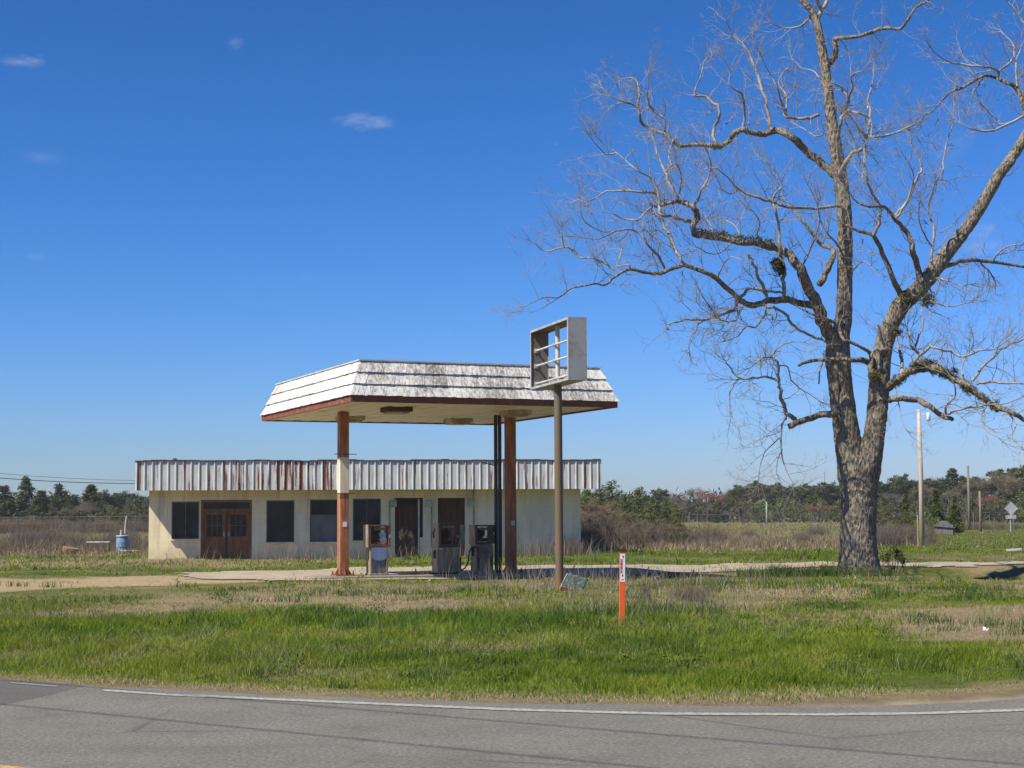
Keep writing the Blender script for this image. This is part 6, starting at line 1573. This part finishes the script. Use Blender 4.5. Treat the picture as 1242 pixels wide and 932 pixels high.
for i_k, (g_, k_) in enumerate(((1.85, 6.4), (1.36, 6.6), (1.55, 13.5))):      # the deep blue of a clear spring sky
    L(nt, math_(nt, 'MULTIPLY', math_(nt, 'POWER', spl.outputs[i_k], g_), k_), cmb.inputs[i_k])
col = cmb.outputs[0]
nz = N(nt, 'ShaderNodeTexNoise'); nz.inputs['Scale'].default_value = 42; nz.inputs['Distortion'].default_value = .6; nz.inputs['Detail'].default_value = 7; nz.inputs['Roughness'].default_value = .62
mpn = N(nt, 'ShaderNodeMapping'); mpn.inputs['Scale'].default_value = (1, 1, 2.2); L(nt, tc.outputs['Generated'], mpn.inputs['Vector']); L(nt, mpn.outputs[0], nz.inputs['Vector'])
def vdot(v):
    n = N(nt, 'ShaderNodeVectorMath', operation='DOT_PRODUCT'); L(nt, tc.outputs['Generated'], n.inputs[0]); n.inputs[1].default_value = tuple(v); return n.outputs['Value']
tot = None
for (px, py, sx_, sy_, st_) in ((22, 76, 38, 13, .85), (438, 147, 42, 14, .6), (284, 53, 13, 9, .5), (45, 312, 20, 10, .22), (48, 190, 36, 12, .16), (1190, 293, 30, 26, .55), (1150, 175, 34, 30, .25), (370, 338, 26, 10, .10)):
    d0 = ray(px, py).normalized(); rr = (rt-d0*rt.dot(d0)).normalized(); uu = rr.cross(d0)
    a = math_(nt, 'DIVIDE', vdot(rr), sx_/FPX); b = math_(nt, 'DIVIDE', vdot(uu), sy_/FPX)
    r2 = math_(nt, 'SQRT', math_(nt, 'ADD', math_(nt, 'MULTIPLY', a, a), math_(nt, 'MULTIPLY', b, b)))
    m_ = math_(nt, 'SUBTRACT', math_(nt, 'ADD', .78, math_(nt, 'MULTIPLY', math_(nt, 'SUBTRACT', nz.outputs['Fac'], .5), 2.6)), r2, True)
    fr = math_(nt, 'GREATER_THAN', vdot(d0), 0.5)
    e_ = math_(nt, 'MULTIPLY', math_(nt, 'MULTIPLY', m_, fr), st_)
    e_ = math_(nt, 'MULTIPLY', e_, .48)
    tot = e_ if tot is None else math_(nt, 'ADD', tot, e_)
cl = math_(nt, 'MULTIPLY', tot, ramp(nt, nz.outputs['Fac'], [(.30, .25), (.70, .9)]), True)
col = mix(nt, cl, col, (4.6, 4.9, 5.6))
L(nt, col, bg.inputs['Color']); L(nt, bg.outputs[0], out.inputs['Surface'])

# thin air over the whole place
mb = MB(); mb.span((-1700, -100, -4), (1700, 2900, 24)); hz = mb.build('haze', None); hz['kind'] = 'stuff'; hz['label'] = 'thin pale haze over the fields'
hm = bpy.data.materials.new('haze_air'); hm.use_nodes = True; hn = hm.node_tree; hn.nodes.clear()
ho_ = N(hn, 'ShaderNodeOutputMaterial'); pv = N(hn, 'ShaderNodeVolumePrincipled'); pv.inputs['Color'].default_value = (.92, .92, .92, 1); pv.inputs['Density'].default_value = .0002; pv.inputs['Anisotropy'].default_value = .2
L(hn, pv.outputs[0], ho_.inputs['Volume']); hz.data.materials.append(hm)

vs = SC.view_settings
vs.view_transform = 'Standard'; vs.look = 'None'; vs.exposure = 0.75; vs.gamma = 1.0; vs.use_curve_mapping = False
SC.render.engine = 'CYCLES'
SC.cycles.max_bounces = 6; SC.cycles.transparent_max_bounces = 4
